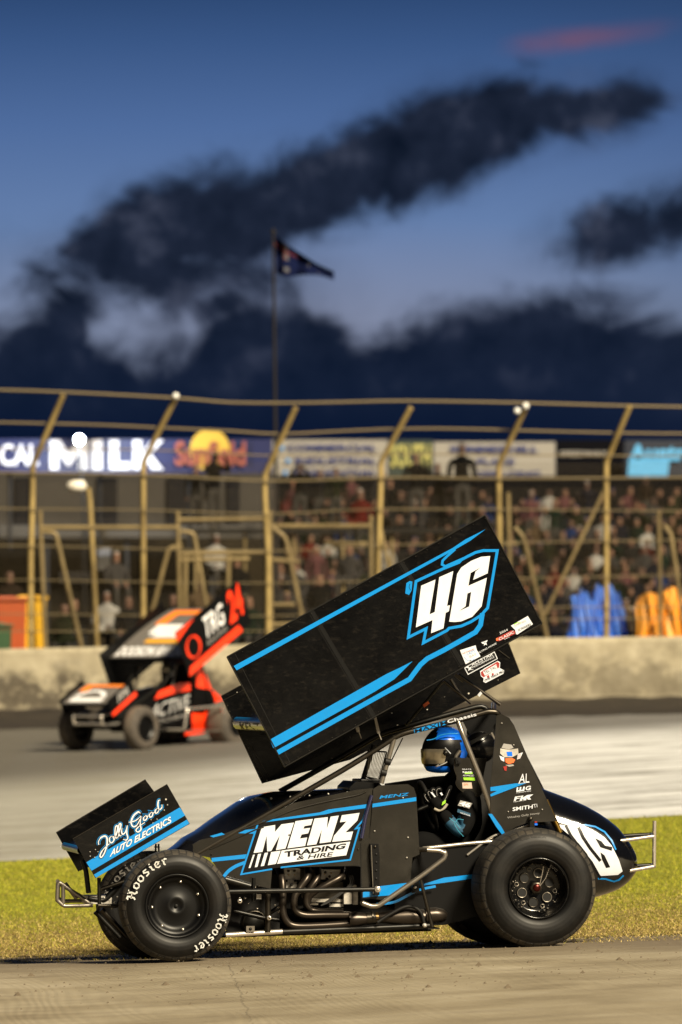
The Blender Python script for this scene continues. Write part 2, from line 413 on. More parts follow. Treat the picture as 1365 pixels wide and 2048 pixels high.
def sheet(name, ds, dz=0, jit=0, m=None):
    ss = [-400,-150,-60,-30,-18,-12,-9]+[-8+.25*i for i in range(65)]+[9,12,18,30,60,150,400]
    mb = MB(); vs = []
    for i, d in enumerate(ds):
        for s in ss:
            dd = d
            if jit and i == 0: dd += jit*(sin(s*3.1)+.6*sin(s*7.7+1)+.5*sin(s*17+2)+random.uniform(-.8, .8))
            vs.append(sd2w(s, dd, gsd(s, dd)+dz))
    n = len(ss)
    mb.add(vs, [(i*n+j, i*n+j+1, (i+1)*n+j+1, (i+1)*n+j) for i in range(len(ds)-1) for j in range(n-1)], m, True)
    return struct(mb.build(name))
def clay_fn(g, b):
    c = oc(g); s = g.sep(c)
    st = g.comb(g.m('ADD', s[0], g.m('MULTIPLY', g.m('SUBTRACT', g.noise(g.comb(s[0], g.m('MULTIPLY', s[1], .12), 0), .8, 2), .5), 1.6)), g.m('MULTIPLY', s[1], .12), 0)
    n1 = g.noise(c, 1.1, 6, .6); n2 = g.noise(c, 24, 5, .65); n3 = g.noise(g.comb(g.m('MULTIPLY', s[0], .35), g.m('MULTIPLY', s[1], 2.2), 0), 2.4, 5, .6)
    wv = g.n('ShaderNodeTexWave', wave_type='BANDS', bands_direction='X'); g.put(wv.inputs['Vector'], st)
    wv.inputs['Scale'].default_value = 6.0; wv.inputs['Distortion'].default_value = .8; wv.inputs['Detail'].default_value = 2; wv.inputs['Detail Scale'].default_value = .35; wv.inputs['Detail Roughness'].default_value = .6
    wm = g.noise(c, .9, 3); amp = g.rng(g.noise(g.v('ADD', c, (5, 5, 0)), 1.4, 4), .35, .65, .15, 1)
    col = g.ramp(n1, [(.28, (.18,.145,.09)), (.5, (.29,.245,.165)), (.75, (.40,.35,.255))])
    col = g.mix(g.m('MULTIPLY', g.rng(n3, .5, .75, 0, 1), .55), col, (.115,.088,.058,1))
    col = g.mix(g.m('MULTIPLY', g.m('MULTIPLY', wv.outputs['Fac'], amp), .20), col, (.17,.145,.10,1))
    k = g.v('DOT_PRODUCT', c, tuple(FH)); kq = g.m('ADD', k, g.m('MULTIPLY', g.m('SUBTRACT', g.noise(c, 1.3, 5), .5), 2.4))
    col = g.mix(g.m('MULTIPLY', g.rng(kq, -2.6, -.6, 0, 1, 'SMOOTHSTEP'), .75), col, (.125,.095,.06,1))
    A_, B_ = gpt(462, 33.6), gpt(505, 28.0); dv = (B_-A_); dv.z = 0; dv.normalize(); nv = (-dv.y, dv.x, 0)
    off = g.m('ABSOLUTE', g.m('ADD', g.v('DOT_PRODUCT', g.v('SUBTRACT', c, (A_.x, A_.y, 0)), nv), g.m('MULTIPLY', g.m('SUBTRACT', g.noise(c, 2.5, 6, .7), .5), .12)))
    crack = g.m('MULTIPLY', g.m('LESS_THAN', off, .0035), g.m('LESS_THAN', k, -1.6))
    col = g.mix(g.m('MULTIPLY', crack, .55), col, (.05,.038,.026,1))
    vv = g.n('ShaderNodeTexVoronoi'); g.put(vv.inputs['Vector'], c); vv.inputs['Scale'].default_value = 9
    kk = g.n('ShaderNodeSeparateColor'); g.put(kk.inputs[0], vv.outputs['Color'])
    speck = g.m('MULTIPLY', g.m('LESS_THAN', vv.outputs['Distance'], g.m('MULTIPLY', kk.outputs[1], .13)), g.m('GREATER_THAN', kk.outputs[0], .72))
    col = g.mix(g.m('MULTIPLY', speck, .7), col, (.06,.045,.03,1))
    g.put(b.inputs['Base Color'], col)
    bump(g, b, g.m('ADD', g.m('MULTIPLY', n2, .5), g.m('ADD', g.m('MULTIPLY', wv.outputs['Fac'], .12), g.m('MULTIPLY', n3, .9))), .016, .8)
M_CLAY = mat('packed_clay', rough=.75, fn=clay_fn)
def farclay_fn(g, b):
    c = oc(g); s = g.sep(c)
    k = g.v('DOT_PRODUCT', c, tuple(FH)); q = g.v('DOT_PRODUCT', c, tuple(RT))
    n3 = g.noise(g.comb(g.m('MULTIPLY', q, .35), g.m('MULTIPLY', k, 1.0), 0), 1.3, 9, .72); n1 = g.noise(c, 3.0, 6, .65)
    col = g.ramp(n3, [(.36, (.27,.27,.26)), (.46, (.55,.56,.57)), (.54, (.80,.82,.84)), (.68, (.95,.97,1))])
    col = g.mix(g.m('MULTIPLY', n1, .4), col, (.30,.28,.25,1))
    left_dim = g.m('MULTIPLY', g.rng(g.m('ADD', q, g.m('MULTIPLY', n3, 2)), -2.2, 2.2, .8, 0), 1)  # left part darkened in colour, standing in for weaker floodlight there
    col = g.mix(left_dim, col, (.27,.255,.20,1))
    # rubbered racing line, darker towards the outside of the curve on the left
    ln = g.m('ADD', g.m('SUBTRACT', k, g.m('MULTIPLY', q, 1.0)), g.m('MULTIPLY', n3, 5))
    dk = g.rng(ln, 44, 54, 0, 1, 'SMOOTHSTEP')
    col = g.mix(g.m('MULTIPLY', dk, .80), col, (.055,.046,.034,1))
    g.put(b.inputs['Base Color'], col); bump(g, b, g.m('ADD', n3, g.m('MULTIPLY', n1, .6)), .12, .8)
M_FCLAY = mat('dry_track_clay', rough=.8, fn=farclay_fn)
def turf_fn(g, b):
    c = oc(g)
    k = g.v('DOT_PRODUCT', c, tuple(FH)); q = g.v('DOT_PRODUCT', c, tuple(RT))
    n = g.noise(c, 9, 6, .7); n2 = g.noise(g.comb(g.m('MULTIPLY', q, .5), k, 0), .8, 5, .6)
    gr = g.ramp(n, [(.25, (.14,.145,.004)), (.55, (.23,.235,.006)), (.8, (.32,.31,.012))])
    dry = g.ramp(n, [(.25, (.09,.06,.018)), (.55, (.22,.15,.045)), (.8, (.38,.27,.09))])
    kk = g.m('ADD', k, g.m('MULTIPLY', g.m('SUBTRACT', n2, .5), 7))
    col = g.mix(g.rng(kk, 3.5, 10.5, 1, 0, 'SMOOTHSTEP'), gr, dry)
    col = g.mix(g.m('MULTIPLY', g.rng(n2, .48, .68, 0, 1), .5), col, (.18,.14,.02,1))
    g.put(b.inputs['Base Color'], col); bump(g, b, n, .05, .8)
# k is measured from the world origin along the view: the infield edge lies near k = 3
M_TURF = mat('turf', rough=.9, fn=turf_fn)
def ramp_list(a, b, st):
    r = [a]
    while r[-1]+st < b-1e-6: r.append(r[-1]+st)
    return r+[b]
sheet('clay_track', ramp_list(10, 38.3, 1.2)+[40.0], 0, 0, M_CLAY)
sheet('infield_grass', ramp_list(37.5, 56, .5)+[57], .004, .10, M_TURF)
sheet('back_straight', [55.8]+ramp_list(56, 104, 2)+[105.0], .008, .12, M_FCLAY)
M_DIRT = mat('trodden_dirt', rough=.9, fn=dusty((.05,.042,.03), (.10,.08,.05), .8, 1.5, .05))
sheet('outfield_ground', ramp_list(104.5, 200, 6)+[400, 900, 1500], .004, 0, M_DIRT)
# grass blades and clippings
def grass_blades():
    R = random.Random(3)
    for nm, N, d0, d1, lab in (('grass', 110000, 39.0, 55.8, 'short mown green infield grass behind the car'), ('dry_grass', 105000, 35.7, 45.5, 'dry yellow clippings and thin grass along the track edge')):
        mb = MB(); vs = []; fs = []; mi = []
        cols = [(.17,.185,.004), (.23,.24,.006), (.30,.30,.010), (.36,.32,.03)] if nm == 'grass' else [(.22,.17,.03), (.34,.25,.07), (.50,.38,.14), (.17,.16,.015)]
        ms = [mat(nm+'_blade_'+'abcd'[i], c, .8) for i, c in enumerate(cols)]
        for i in range(N):
            t = R.random(); d = d0+(d1-d0)*(t**1.25 if nm == 'grass' else t)
            if nm == 'grass' and R.random() > min(1, max(.12, (d-39.5)/6)): continue
            if nm == 'dry_grass' and d > 41 and R.random() < (d-41)/4.5: continue
            if nm == 'dry_grass' and R.random() > min(1, max(.10, (d-36.7)/1.5)): continue
            s = R.uniform(-1.15, 1.15)*682.5/FP*d
            z = gsd(s, d); p = sd2w(s, d, z); h = R.uniform(.008, .026)*(1 if nm == 'grass' else .8); w = R.uniform(.0025, .005)*(1+(d-38)*.05); a = R.uniform(0, pi)
            u = Vector((cos(a), sin(a), 0))*w; l = Vector((R.uniform(-1, 1), R.uniform(-1, 1), 0))*h*(.6 if nm == 'grass' else 1.6)
            o = len(vs); vs += [p-u, p+u, p+l+Vector((0, 0, h))]; fs.append((o, o+1, o+2)); mi.append(min(3, int(R.random()**1.1*4)))
        me = bpy.data.meshes.new(nm); me.from_pydata(vs, [], fs)
        for m in ms: me.materials.append(m)
        me.polygons.foreach_set('material_index', mi)
        o = bpy.data.objects.new(nm, me); COL.objects.link(o); o['kind'] = 'stuff'; o['label'] = lab; o['category'] = 'grass'
grass_blades()
def clods():
    R = random.Random(5); mb = MB(); m = mat('loose_clay_crumb', (.11,.085,.055), .9)
    for i in range(1500):
        d = 30+R.random()*8.0
        if R.random() < .55: d = 36.0+R.random()*2.5
        s = R.uniform(-1.1, 1.1)*682.5/FP*d; p = sd2w(s, d, gsd(s, d)); r = R.uniform(.003, .014)*(.7 if R.random() < .9 else 1.9)
        v = [p+Vector((cos(k*pi/2.5)*r*R.uniform(.7, 1.3), sin(k*pi/2.5)*r*R.uniform(.7, 1.3), 0)) for k in range(5)]+[p+Vector((0, 0, r*.9))]
        mb.add(v, [(k, (k+1) % 5, 5) for k in range(5)], m)
    o = mb.build('clay_crumbs'); o['kind'] = 'stuff'; o['label'] = 'loose crumbs of clay scattered on the track'; o['category'] = 'gravel'
clods()
# ------------------------------------------------------------------ the near sprint car
WXF = P(355, 1811, -.75).x; WXR = P(1079, 1774, -.78).x
car = thing('sprint_car', 'black winged sprint car number 46 with cyan stripes, parked side-on in the foreground', 'race car', (0, -.2, gz(0, -.2)))
def tyre_prof(R, w, r0):
    # half profile r,y from the outer bead to the inner bead; outer side is -y
    return [(r0, -w+.018), (r0+.008, -w+.004), (r0+.035, -w-.006), ((r0+R)/2, -w-.010), (R-.055, -w-.002), (R-.030, -w+.012), (R-.012, -w+.030), (R-.003, -w+.048), (R, -w+.065),
            (R+.001, 0), (R, w-.065), (R-.012, w-.030), (R-.05, w), (r0+.035, w+.006), (r0, w-.018)]
def tyre(parent, c, R, w, r0, deco=None):
    pr = tyre_prof(R, w, r0); mb = MB()
    ms = [M_SIDE if (i < 5 or i > 12) else M_TREAD for i in range(len(pr)-1)]
    mb.lathe(pr, M_SIDE, c, 72, mats=ms)
    if deco: deco(mb, c, R, w, r0)
    return mb.build('tyre', parent, origin=c)
def polar(c, w, sag=.0):              # (angle deg clockwise from the left, radius) -> point just proud of the outer sidewall
    def f(a, r):
        t = radians(180-a); return Vector((c[0]+r*cos(t), c[1]-w-.0125, c[2]+r*sin(t)))
    return f
GLY = {  # black-letter strokes on a unit em: lists of (points, width)
 'H': [([(.0,.78),(.10,.95),(.24,.90),(.26,.60),(.22,.15),(.05,.02)], .15), ([(.62,.98),(.60,.80),(.66,.55),(.62,.20),(.80,.0),(.92,.10)], .16), ([(.10,.48),(.62,.52)], .11), ([(.45,.98),(.62,.92),(.82,.98)], .10)],
 'o': [([(.38,.66),(.12,.52),(.10,.18),(.36,.0)], .15), ([(.30,.68),(.58,.54),(.58,.18),(.34,.0)], .13)],
 's': [([(.52,.62),(.22,.66),(.14,.48),(.50,.26),(.44,.06),(.08,.02)], .14)],
 'i': [([(.12,.60),(.26,.52),(.24,.14),(.42,.02)], .15), ([(.22,.80),(.30,.90)], .12)],
 'e': [([(.52,.40),(.34,.36),(.56,.56),(.34,.68),(.12,.50),(.12,.16),(.34,.0),(.56,.12)], .13)],
 'r': [([(.10,.60),(.24,.54),(.22,.12),(.34,.0)], .15), ([(.24,.50),(.40,.68),(.56,.58)], .14)]}
ADV = {'H': 1.05, 'o': .78, 's': .72, 'i': .56, 'e': .74, 'r': .66}
def arc_word(mb, c, w, a0, a1, r, h, word='Hoosier', m=None):
    f = polar(c, w); tot = sum(ADV[k] for k in word); x = 0
    for k in word:
        hh = h*(1.0 if k == 'H' else 1.0)
        for pts, wd in GLY[k]:
            q = [(x+p[0], p[1]) for p in pts]
            mb.stroke2(q, wd*1.02, lambda u, v: f(a0+(a1-a0)*u/tot, r+v*hh*1.05), m or M_LET)
        x += ADV[k]
def deco_front(mb, c, R, w, r0):
    arc_word(mb, c, w, 8, 78, .263, .052); arc_word(mb, c, w, 190, 250, .263, .050)
def deco_rear(mb, c, R, w, r0):
    f = polar(c, w)
    mb.text('D12A  MEDIUM', [(70, .318), (98, .318), (98, .330), (70, .330)], f, mat('raised_rubber_letters', (.03,.026,.022), .6))
def bolt(mb, p, r=.008, m=None, ax=Vector((0, -1, 0))):
    mb.lathe([(0, -.010), (r*.6, -.010), (r, -.006), (r, 0), (r*1.3, 0), (r*1.3, .003), (0, .003)], m or M_CHR, p, 8)
def front_wheel(c, near=True):
    w = .112; mb = MB(); sgn = 1
    mb.lathe([(0, -w+.050), (.030, -w+.050), (.034, -w+.046), (.055, -w+.044), (.06, -w+.047), (.118, -w+.050), (.150, -w+.050), (.155, -w+.036), (.168, -w+.034), (.176, -w+.030), (.181, -w+.014), (.192, -w+.006), (.197, -w+.010), (.197, w-.01)], M_BLK2, c, 64)
    for k in range(7):
        a = radians(80+k*51.4); bolt(mb, Vector(c)+Vector((.150*cos(a), -w+.044, .150*sin(a))), .0075)
    mb.lathe([(0, -w+.046), (.010, -w+.044), (.010, -w+.06)], M_CHAR, Vector(c)+Vector((0, -.004, 0)), 12)
    wh = mb.build('wheel', car, origin=c); t = tyre(wh, c, .342, w, .194, deco_front); return wh
def rear_wheel(c, R, w, near=True):
    mb = MB(); dp = .115; rr = .182
    mb.lathe([(rr+.012, -w+.022), (rr+.006, -w+.004), (rr, -w+.002), (rr-.006, -w+.010), (rr-.010, -w+.05), (rr-.020, -w+.06), (rr-.030, -w+dp), (rr-.045, -w+dp+.004), (.035, -w+dp+.012)], M_BLK, c, 72)
    C0 = Vector(c)+Vector((0, -w+dp, 0))
    for k in range(6):                 # ring of lightening holes with polished lips
        a = radians(20+60*k); p = C0+Vector((.092*cos(a), -.001, .092*sin(a)))
        mb.lathe([(.024, .004), (.029, -.006), (.031, -.004), (.031, .006)], M_STEEL if k % 2 else M_GUN, p, 20); mb.lathe([(0, .0), (.027, .0)], mat('dark_opening', (.003,.003,.003), .8), p+Vector((0, -.001, 0)), 20)
        a += radians(30); p = C0+Vector((.122*cos(a), -.001, .122*sin(a)))
        mb.lathe([(.010, .004), (.014, -.005), (.016, .004)], M_STEEL, p, 6)
    for k in range(16):
        a = radians(8+22.5*k); bolt(mb, C0+Vector((.148*cos(a), .0, .148*sin(a))), .0045, M_STEEL)
    for k in range(20):
        a = radians(18*k); bolt(mb, C0+Vector((.135*cos(a), .008, .135*sin(a))), .003, M_STEEL)
    mb.lathe([(.0, -.045), (.020, -.045), (.024, -.040), (.024, -.028)], mat('red_wheel_nut', (.05,.006,.004), .3, .8), C0, 24)
    mb.lathe([(.024, -.030), (.036, -.030), (.042, -.022), (.042, .0)], M_GUN, C0, 6)
    mb.tube([C0+Vector((.018, -.03, .012)), C0+Vector((.036, -.04, .10)), C0+Vector((.040, -.042, .128))], .0022, M_CHR, 6)
    mb.tube([C0+Vector((.020, -.03, .010)), C0+Vector((.055, -.04, .06)), C0+Vector((.075, -.042, .115))], .0022, M_CHR, 6)
    bolt(mb, C0+Vector((.040, -.045, .130)), .005); bolt(mb, C0+Vector((.075, -.045, .118)), .005)
    f = lambda a, r: Vector((c[0]+r*cos(radians(a)), c[1]-w+.048, c[2]+r*sin(radians(a))))
    mb.text('EVO', [(60, .150), (40, .150), (40, .166), (60, .166)], f, M_GREYV)
    mb.lathe([(rr-.004, -w+.01), (rr-.004, w-.01)], M_BLK2, c, 48)
    wh = mb.build('wheel', car, origin=c); tyre(wh, c, R, w, rr+.010, deco_rear); return wh
cf1 = (WXF, -.638, gz(WXF, -.64)+.340); cf2 = (WXF+.01, .665, gz(WXF, .665)+.340)
cr1 = (WXR, -.580, gz(WXR, -.58)+.365); cr2 = (WXR, .60, gz(WXR, .60)+.423)
front_wheel(cf1); 
def far_front(c):
    mb = MB(); w = .112
    mb.lathe([(0, -w+.09), (.17, -w+.07), (.18, -w+.02), (.197, -w+.01), (.197, w-.01)], M_BLK2, c, 40)
    wh = mb.build('wheel', car, origin=c)
    tyre(wh, c, .342, w, .194, lambda mb, c, R, w, r0: arc_word(mb, c, w, 8, 78, .263, .052, m=M_LETD)); return wh
far_front(cf2)
rear_wheel(cr1, .367, .20)
mb = MB(); mb.lathe([(0, -.10), (.17, -.12), (.19, -.22), (.19, .22)], M_BLK2, cr2, 40); w_ = mb.build('wheel', car, origin=cr2); tyre(w_, cr2, .425, .235, .19)
# axles, hubs, suspension
mb = MB()
mb.tube([Vector((cf1[0], -.60, cf1[2])), Vector((cf2[0], .62, cf2[2]))], .030, M_SAT, 12)
for yy in (-.50, .52):
    mb.tube([Vector((cf1[0], yy, cf1[2]-.10)), Vector((cf1[0], yy, cf1[2]+.11))], .028, M_SAT)
    mb.lathe([(0, -.02), (.11, -.02), (.11, .02), (0, .02)], M_GUN, (cf1[0], yy-.02 if yy < 0 else yy+.02, cf1[2]), 24)
mb.build('front_axle', car)
mb = MB(); mb.tube([Vector((cr1[0], -.48, cr1[2])), Vector((cr2[0], .5, cr2[2]))], .045, M_SAT, 12)
mb.lathe([(0, -.12), (.10, -.11), (.14, -.06), (.14, .06), (.10, .11), (0, .12)], M_ALU, (cr1[0], .05, cr1[2]), 20); mb.build('rear_axle', car)
mb = MB()
a, b = P(*z2((150, 722)), -.50), P(*z2((1050, 708)), -.50)
mb.tube([a, b], .015, M_SAT, 10)
for dy in (-.016, .016): mb.lathe([(.010, -.006), (.018, -.006), (.020, 0), (.018, .006), (.010, .006)], M_CHR, b+Vector((.004, dy, 0)), 20)
mb.lathe([(0, -.028), (.009, -.028), (.009, .03)], M_ALU, b+Vector((.004, 0, 0)), 6); mb.tube([b-Vector((.045, 0, 0)), b], .009, M_CHR, 8)
mb.build('radius_rod', car)
mb = MB()
mb.tpx(y3(z2((150, 648), (300, 690)), -.44), .022, M_SAT); mb.tpx(y3(z2((180, 660), (330, 700)), -.40), .016, M_GUN)
mb.tpx(y3(z2((405, 735), (405, 960)), -.42), .018, M_GUN); mb.tpx(y3(z2((320, 640), (318, 780)), -.44), .012, M_SAT)
for q in ((412, 878), (238, 778)):
    p = P(*z2(q), -.46); mb.lathe([(.006, -.008), (.014, -.008), (.015, .008)], M_CHR, p, 18); mb.lathe([(0, -.010), (.007, -.010), (.007, .01)], M_GUN, p, 6)
p = P(*z2((350, 752)), -.45); mb.box(p, (.03, .02, .028), M_ALU); p = P(*z2((300, 943)), -.42); mb.box(p, (.052, .01, .036), M_STEEL); mb.lathe([(0, -.008), (.010, -.008), (.010, 0)], M_CHAR, p, 12)
for k in range(5): bolt(mb, P(*zE((455+k*160, 1055+(k*97) % 260)), -.41), .004)
mb.build('steering_and_shock_links', car)
# front bumper of bent bright tube
mb = MB(); r = .0125
mb.tpx(y3(z1((345, 880), (155, 884), (112, 845), (118, 722), (325, 868)), -.24), r, M_STEEL, .22, 10)
mb.tpx(y3(z1((152, 742), (152, 880)), -.24), r, M_STEEL); mb.tpx(y3(z1((165, 735), (240, 838)), .20), r, M_STEEL)
mb.tpx(y3(z1((330, 850), (160, 852), (117, 835), (120, 735), (300, 840)), .20), r, M_STEEL, .22, 10)
a, b = P(*z1((116, 722)), -.24), P(*z1((118, 730)), .20); mb.tube([a, b], r, M_STEEL)
a, b = P(*z1((113, 848)), -.24), P(*z1((117, 838)), .20); mb.tube([a, b], r, M_STEEL)
mb.build('front_bumper', car)
mb = MB()
mb.box(P(*z1((370, 840)), -.10), (.16, .22, .05), M_ALU); mb.tpx(y3(z1((310, 835), (420, 850), (560, 700)), -.20), .02, M_SAT)
mb.tpx(y3(z1((400, 905), (560, 1080)), -.12), .018, M_GUN); mb.tpx(y3(z1((360, 920), (520, 1090)), .10), .016, M_SAT)
for k in range(8):
    x, y = (385+k*17, 815+(k*53) % 90); bolt(mb, P(*z1((x, y)), -.33), .005, M_ALU)
mb.tpx(y3(z1((380, 880), (500, 885), (520, 850)), -.36), .012, M_GUN); mb.tpx(y3(z1((400, 775), (560, 720)), -.25), .013, M_GUN)
mb.build('front_crossmember', car)
# ---------------- front wing
fw = None
n0 = z1((215, 447), (828, 92), (975, 350), (362, 703))
mb = MB(); YN = -.47
mb.plate(n0, YN, M_BLK, .004, M_SAT)
mb.decal(z1((303, 600), (910, 243), (945, 295), (337, 655)), YN-.0015, M_CYAN); mb.decal(z1((352, 680), (957, 322), (972, 348), (365, 700)), YN-.0015, M_CYAN)
JS = [([(125,680),(118,640),(150,585),(205,560),(235,590),(235,680),(200,790),(160,850),(140,830),(165,770),(215,710),(270,665)],22),
      ([(300,560),(270,590),(275,640),(305,650),(330,610),(315,565),(340,580)],19),
      ([(335,620),(355,560),(380,470),(375,420),(350,440),(345,540),(365,590),(385,575)],19),
      ([(385,580),(400,510),(425,420),(420,390),(398,410),(395,510),(412,560),(432,545)],19),
      ([(440,450),(435,510),(455,535),(490,500),(510,420)],20),([(515,415),(505,520),(520,580),(500,615),(455,605)],19),
      ([(690,250),(665,230),(600,280),(565,370),(590,430),(640,415),(690,330)],24),([(530,372),(580,365),(640,340),(700,285)],16),([(700,290),(690,400),(700,470),(660,505),(630,480),(670,430),(750,375)],20),
      ([(765,280),(735,310),(740,345),(770,335),(785,300),(765,280),(800,290)],19),([(845,235),(815,265),(820,300),(850,290),(862,250),(845,235),(880,245)],19),
      ([(925,180),(895,210),(895,245),(925,240),(950,190)],19),([(965,70),(940,75),(930,140),(950,200),(985,170),(985,130)],20)]
for pts, w in JS: mb.stroke([zJ(p) for p in pts], [(w+28)/6.825]*3, YN-.0024, M_CYAN, smooth=4)
for pts, w in JS: mb.stroke([zJ(p) for p in pts], (w+14)/6.825, YN-.0032, M_BLK2, smooth=4)
for pts, w in JS: mb.stroke([zJ(p) for p in pts], [w*.5/6.825, w*.95/6.825, w*.8/6.825, w*.5/6.825], YN-.0040, M_WHT, smooth=4)
aq = zJ((270, 850), (1115, 375), (1105, 288), (300, 745))
for (o, m, dy, ofs) in ((.07, M_BLK2, .0024, 0), (0.03, M_WHT, .0034, 0)):
    mb.tx('AUTO ELECTRICS', aq, YN-dy, m, o)
for q in ((75,745),(110,775),(65,852),(5,835),(2,775),(725,885),(1060,135),(1015,208),(835,338),(918,332)): bolt(mb, P(*zJ(q), YN), .0035, M_ALU)
mb.stroke(z1((215, 447), (828, 92)), 1.0, YN-.002, M_GUN)
sb = mb.build('side_board', car)
YF = .43
mb = MB(); mb.plate(z1((105, 405), (685, 60), (740, 135), (760, 170), (392, 600), (250, 660)), YF, M_BLK, .004); mb.stroke(z1((108, 408), (684, 64)), 1.3, YF-.002, M_GUN)
mb.build('side_board', car)
def foil(pa, pb, ya, yb, nose, thick, camber, m, mnose=None, n=14):
    """wing surface between two side boards; pa leading edge, pb trailing edge (points on plane ya)"""
    mb = MB(); A = Vector(pa); B = Vector(pb); ch = (B-A); L = ch.length; t = ch/L; up = Vector((-t.z, 0, t.x)); 
    if up.z < 0: up = -up
    prof = []
    for i in range(n+1):
        u = i/n; prof.append((u*L, camber*4*u*(1-u)*.9+(thick*.5)*(1-u)**.5*(1 if u > 0 else 0)))
    low = []
    for i in range(n+1):
        u = 1-i/n; low.append((u*L, camber*4*u*(1-u)*.9-(thick*.5)*(1-u)**.5*(1 if u > 0 else 0)-.004))
    nosep = [(-nose*sin(pi*k/6), -thick*.5*cos(pi*k/6)) for k in range(1, 6)]
    prof[0] = (0, thick*.5); low[-1] = (0, -thick*.5)
    ring = prof+low[0:]+nosep
    def pt(q, y): v = A+t*q[0]+up*q[1]; return Vector((v.x, y, v.z))
    k = len(ring); vs = [pt(q, ya) for q in ring]+[pt(q, yb) for q in ring]
    fs = [(i, (i+1) % k, (i+1) % k+k, i+k) for i in range(k)]
    o = len(mb.v); mb.v += vs
    for i, f in enumerate(fs):
        mb.f.append(f); nz = i >= len(prof)+len(low)-1
        mb.mi.append(mb.mid(mnose if (nz and mnose) else m)); mb.sm.append(True)
    return mb, (A, t, up)
a = P(*z1((275, 520)), YN); b = P(*z1((868, 175)), YN)
mb, _ = foil(a, b, YN+.004, YF, .030, .055, .012, M_BLK, M_CYAN)
v0 = a+Vector((0, 0, 0)); mb.build('wing_foil', car)
part('wing_post', car, lambda m: m.tpx(y3(z1((275, 585), (300, 650), (318, 800)), -.30), .016, M_SAT))
part('wing_post', car, lambda m: m.tpx(y3(z1((385, 700), (388, 880)), -.34), .012, M_SAT))
part('wing_post', car, lambda m: m.tpx(y3(z1((700, 540), (690, 720)), -.15), .012, M_SAT))
part('wing_bracket', car, lambda m: m.tpx(y3(z1((755, 480), (752, 545)), -.2), .006, M_SAT), lambda m: m.tpx(y3(z1((772, 480), (775, 545)), -.2), .006, M_SAT), lambda m: m.tpx(y3(z1((745, 500), (780, 500)), -.2), .005, M_SAT))
# ---------------- top wing
YT = -.76; YU = .76
mb = MB()
tb = z4((30, 608), (1096, 22), (1332, 470), (268, 1062))
mb.plate(tb, YT, M_BLK, .004, M_SAT)
for p, q in (((30, 608), (1096, 22)), ((1096, 22), (1332, 470)), ((268, 1062), (30, 608)), ((268, 1062), (1332, 470))):
    mb.tube([P(*z4(p), YT), P(*z4(q), YT)], .0050, M_SAT, 6)
for p, q in (((378, 418), (640, 862)), ((748, 214), (1003, 640))):    # folded seams of the board
    a, b = z4(p, q); mb.stroke([a, b], 6.5, YT-.0009, M_BLK2); mb.stroke([(a[0]+4, a[1]-2), (b[0]+4, b[1]-2)], .7, YT-.0014, M_CHAR)
    mb.stroke([(a[0]-5, a[1]+3), (b[0]-5, b[1]+3)], .5, YT-.0014, M_CHAR)
a, b = z4((62, 592), (292, 1048)); mb.stroke([a, b], .7, YT-.0014, M_CHAR); 
yd = YT-.0024
mb.decal([z4((58, 645)), zN((480, 255)), zN((600, 175)), zN((780, 85)), zN((640, 190)), zN((505, 268)), z4((70, 663))], yd, M_CYAN)
mb.stroke(zN((505, 265), (430, 330), (390, 370), (385, 405), (415, 422), (560, 358), (600, 340)), 22/4.55, yd-.0004, M_CYAN)
mb.stroke(zN((148, 558), (390, 445), (540, 385), (560, 362), (620, 330), (690, 295), (760, 278), (888, 278), (800, 800), (738, 868), (650, 925), (560, 965), (448, 985), (430, 1005), (215, 1118), (240, 988), (78, 1068)), 25/4.55, yd-.0002, M_CYAN, closed=True)
mb.stroke([zN((752, 850)), zN((735, 955)), zN((690, 1020)), zN((560, 1095)), zN((400, 1185)), zN((250, 1262)), z4((830, 640)), z4((785, 700)), z4((690, 752)), z4((238, 1004))], 9.6, yd-.0004, M_CYAN)
mb.decal(z4((207, 950), (690, 678), (745, 652), (798, 625), (722, 700), (640, 752), (222, 985)), yd, M_CYAN)
mb.decal(zN((195, 598), (325, 542), (272, 858), (318, 838), (360, 520), (487, 465), (430, 782), (457, 775), (447, 830), (418, 845), (398, 985), (285, 1030), (298, 910), (147, 977)), yd, M_WHT)
mb.decal(zN((823, 328), (740, 335), (650, 372), (560, 432), (523, 490), (450, 925), (500, 928), (560, 922), (660, 880), (745, 785), (793, 525), (625, 598), (645, 482), (735, 432), (690, 468), (668, 545), (800, 485)), yd, M_WHT)
mb.decal(zN((650, 655), (617, 668), (600, 785), (545, 825), (632, 786)), yd-.0012, M_BLK2)
mb.decal(zN((90, 555), (60, 575), (50, 668), (85, 682), (108, 640), (115, 560)), yd, M_CYAN); mb.stroke(zN((92, 580), (85, 610), (98, 640)), 1.0, yd-.001, M_BLK2)
mb.decal(zN((548, 1185), (690, 1140), (700, 1180), (735, 1240), (600, 1312)), yd, M_WHT)
mb.tx('THE STANDARD', zN((572, 1225), (680, 1180), (676, 1168), (566, 1212)), yd-.001, M_RED); mb.tx('LADY', zN((620, 1230), (690, 1200), (682, 1180), (612, 1210)), yd-.001, M_CYAN); mb.tx('BAY', zN((640, 1255), (700, 1228), (694, 1208), (632, 1236)), yd-.001, M_GREYV)
mb.stroke(zN((585, 1245), (620, 1280), (680, 1268)), .7, yd-.001, M_CYAN, smooth=4)
mb.tx('FLYING HORSE', zN((722, 1215), (882, 1128), (878, 1114), (716, 1200)), yd, M_WHT)
for q in ([(740, 1115), (800, 1092), (790, 1112), (758, 1128)], [(765, 1105), (785, 1112), (795, 1140), (780, 1132), (765, 1145), (768, 1125)]): mb.decal([zN(p) for p in q], yd, M_WHT)
mb.tx('2024', zN((912, 1040), (985, 1005), (980, 988), (906, 1022)), yd, M_WHT)
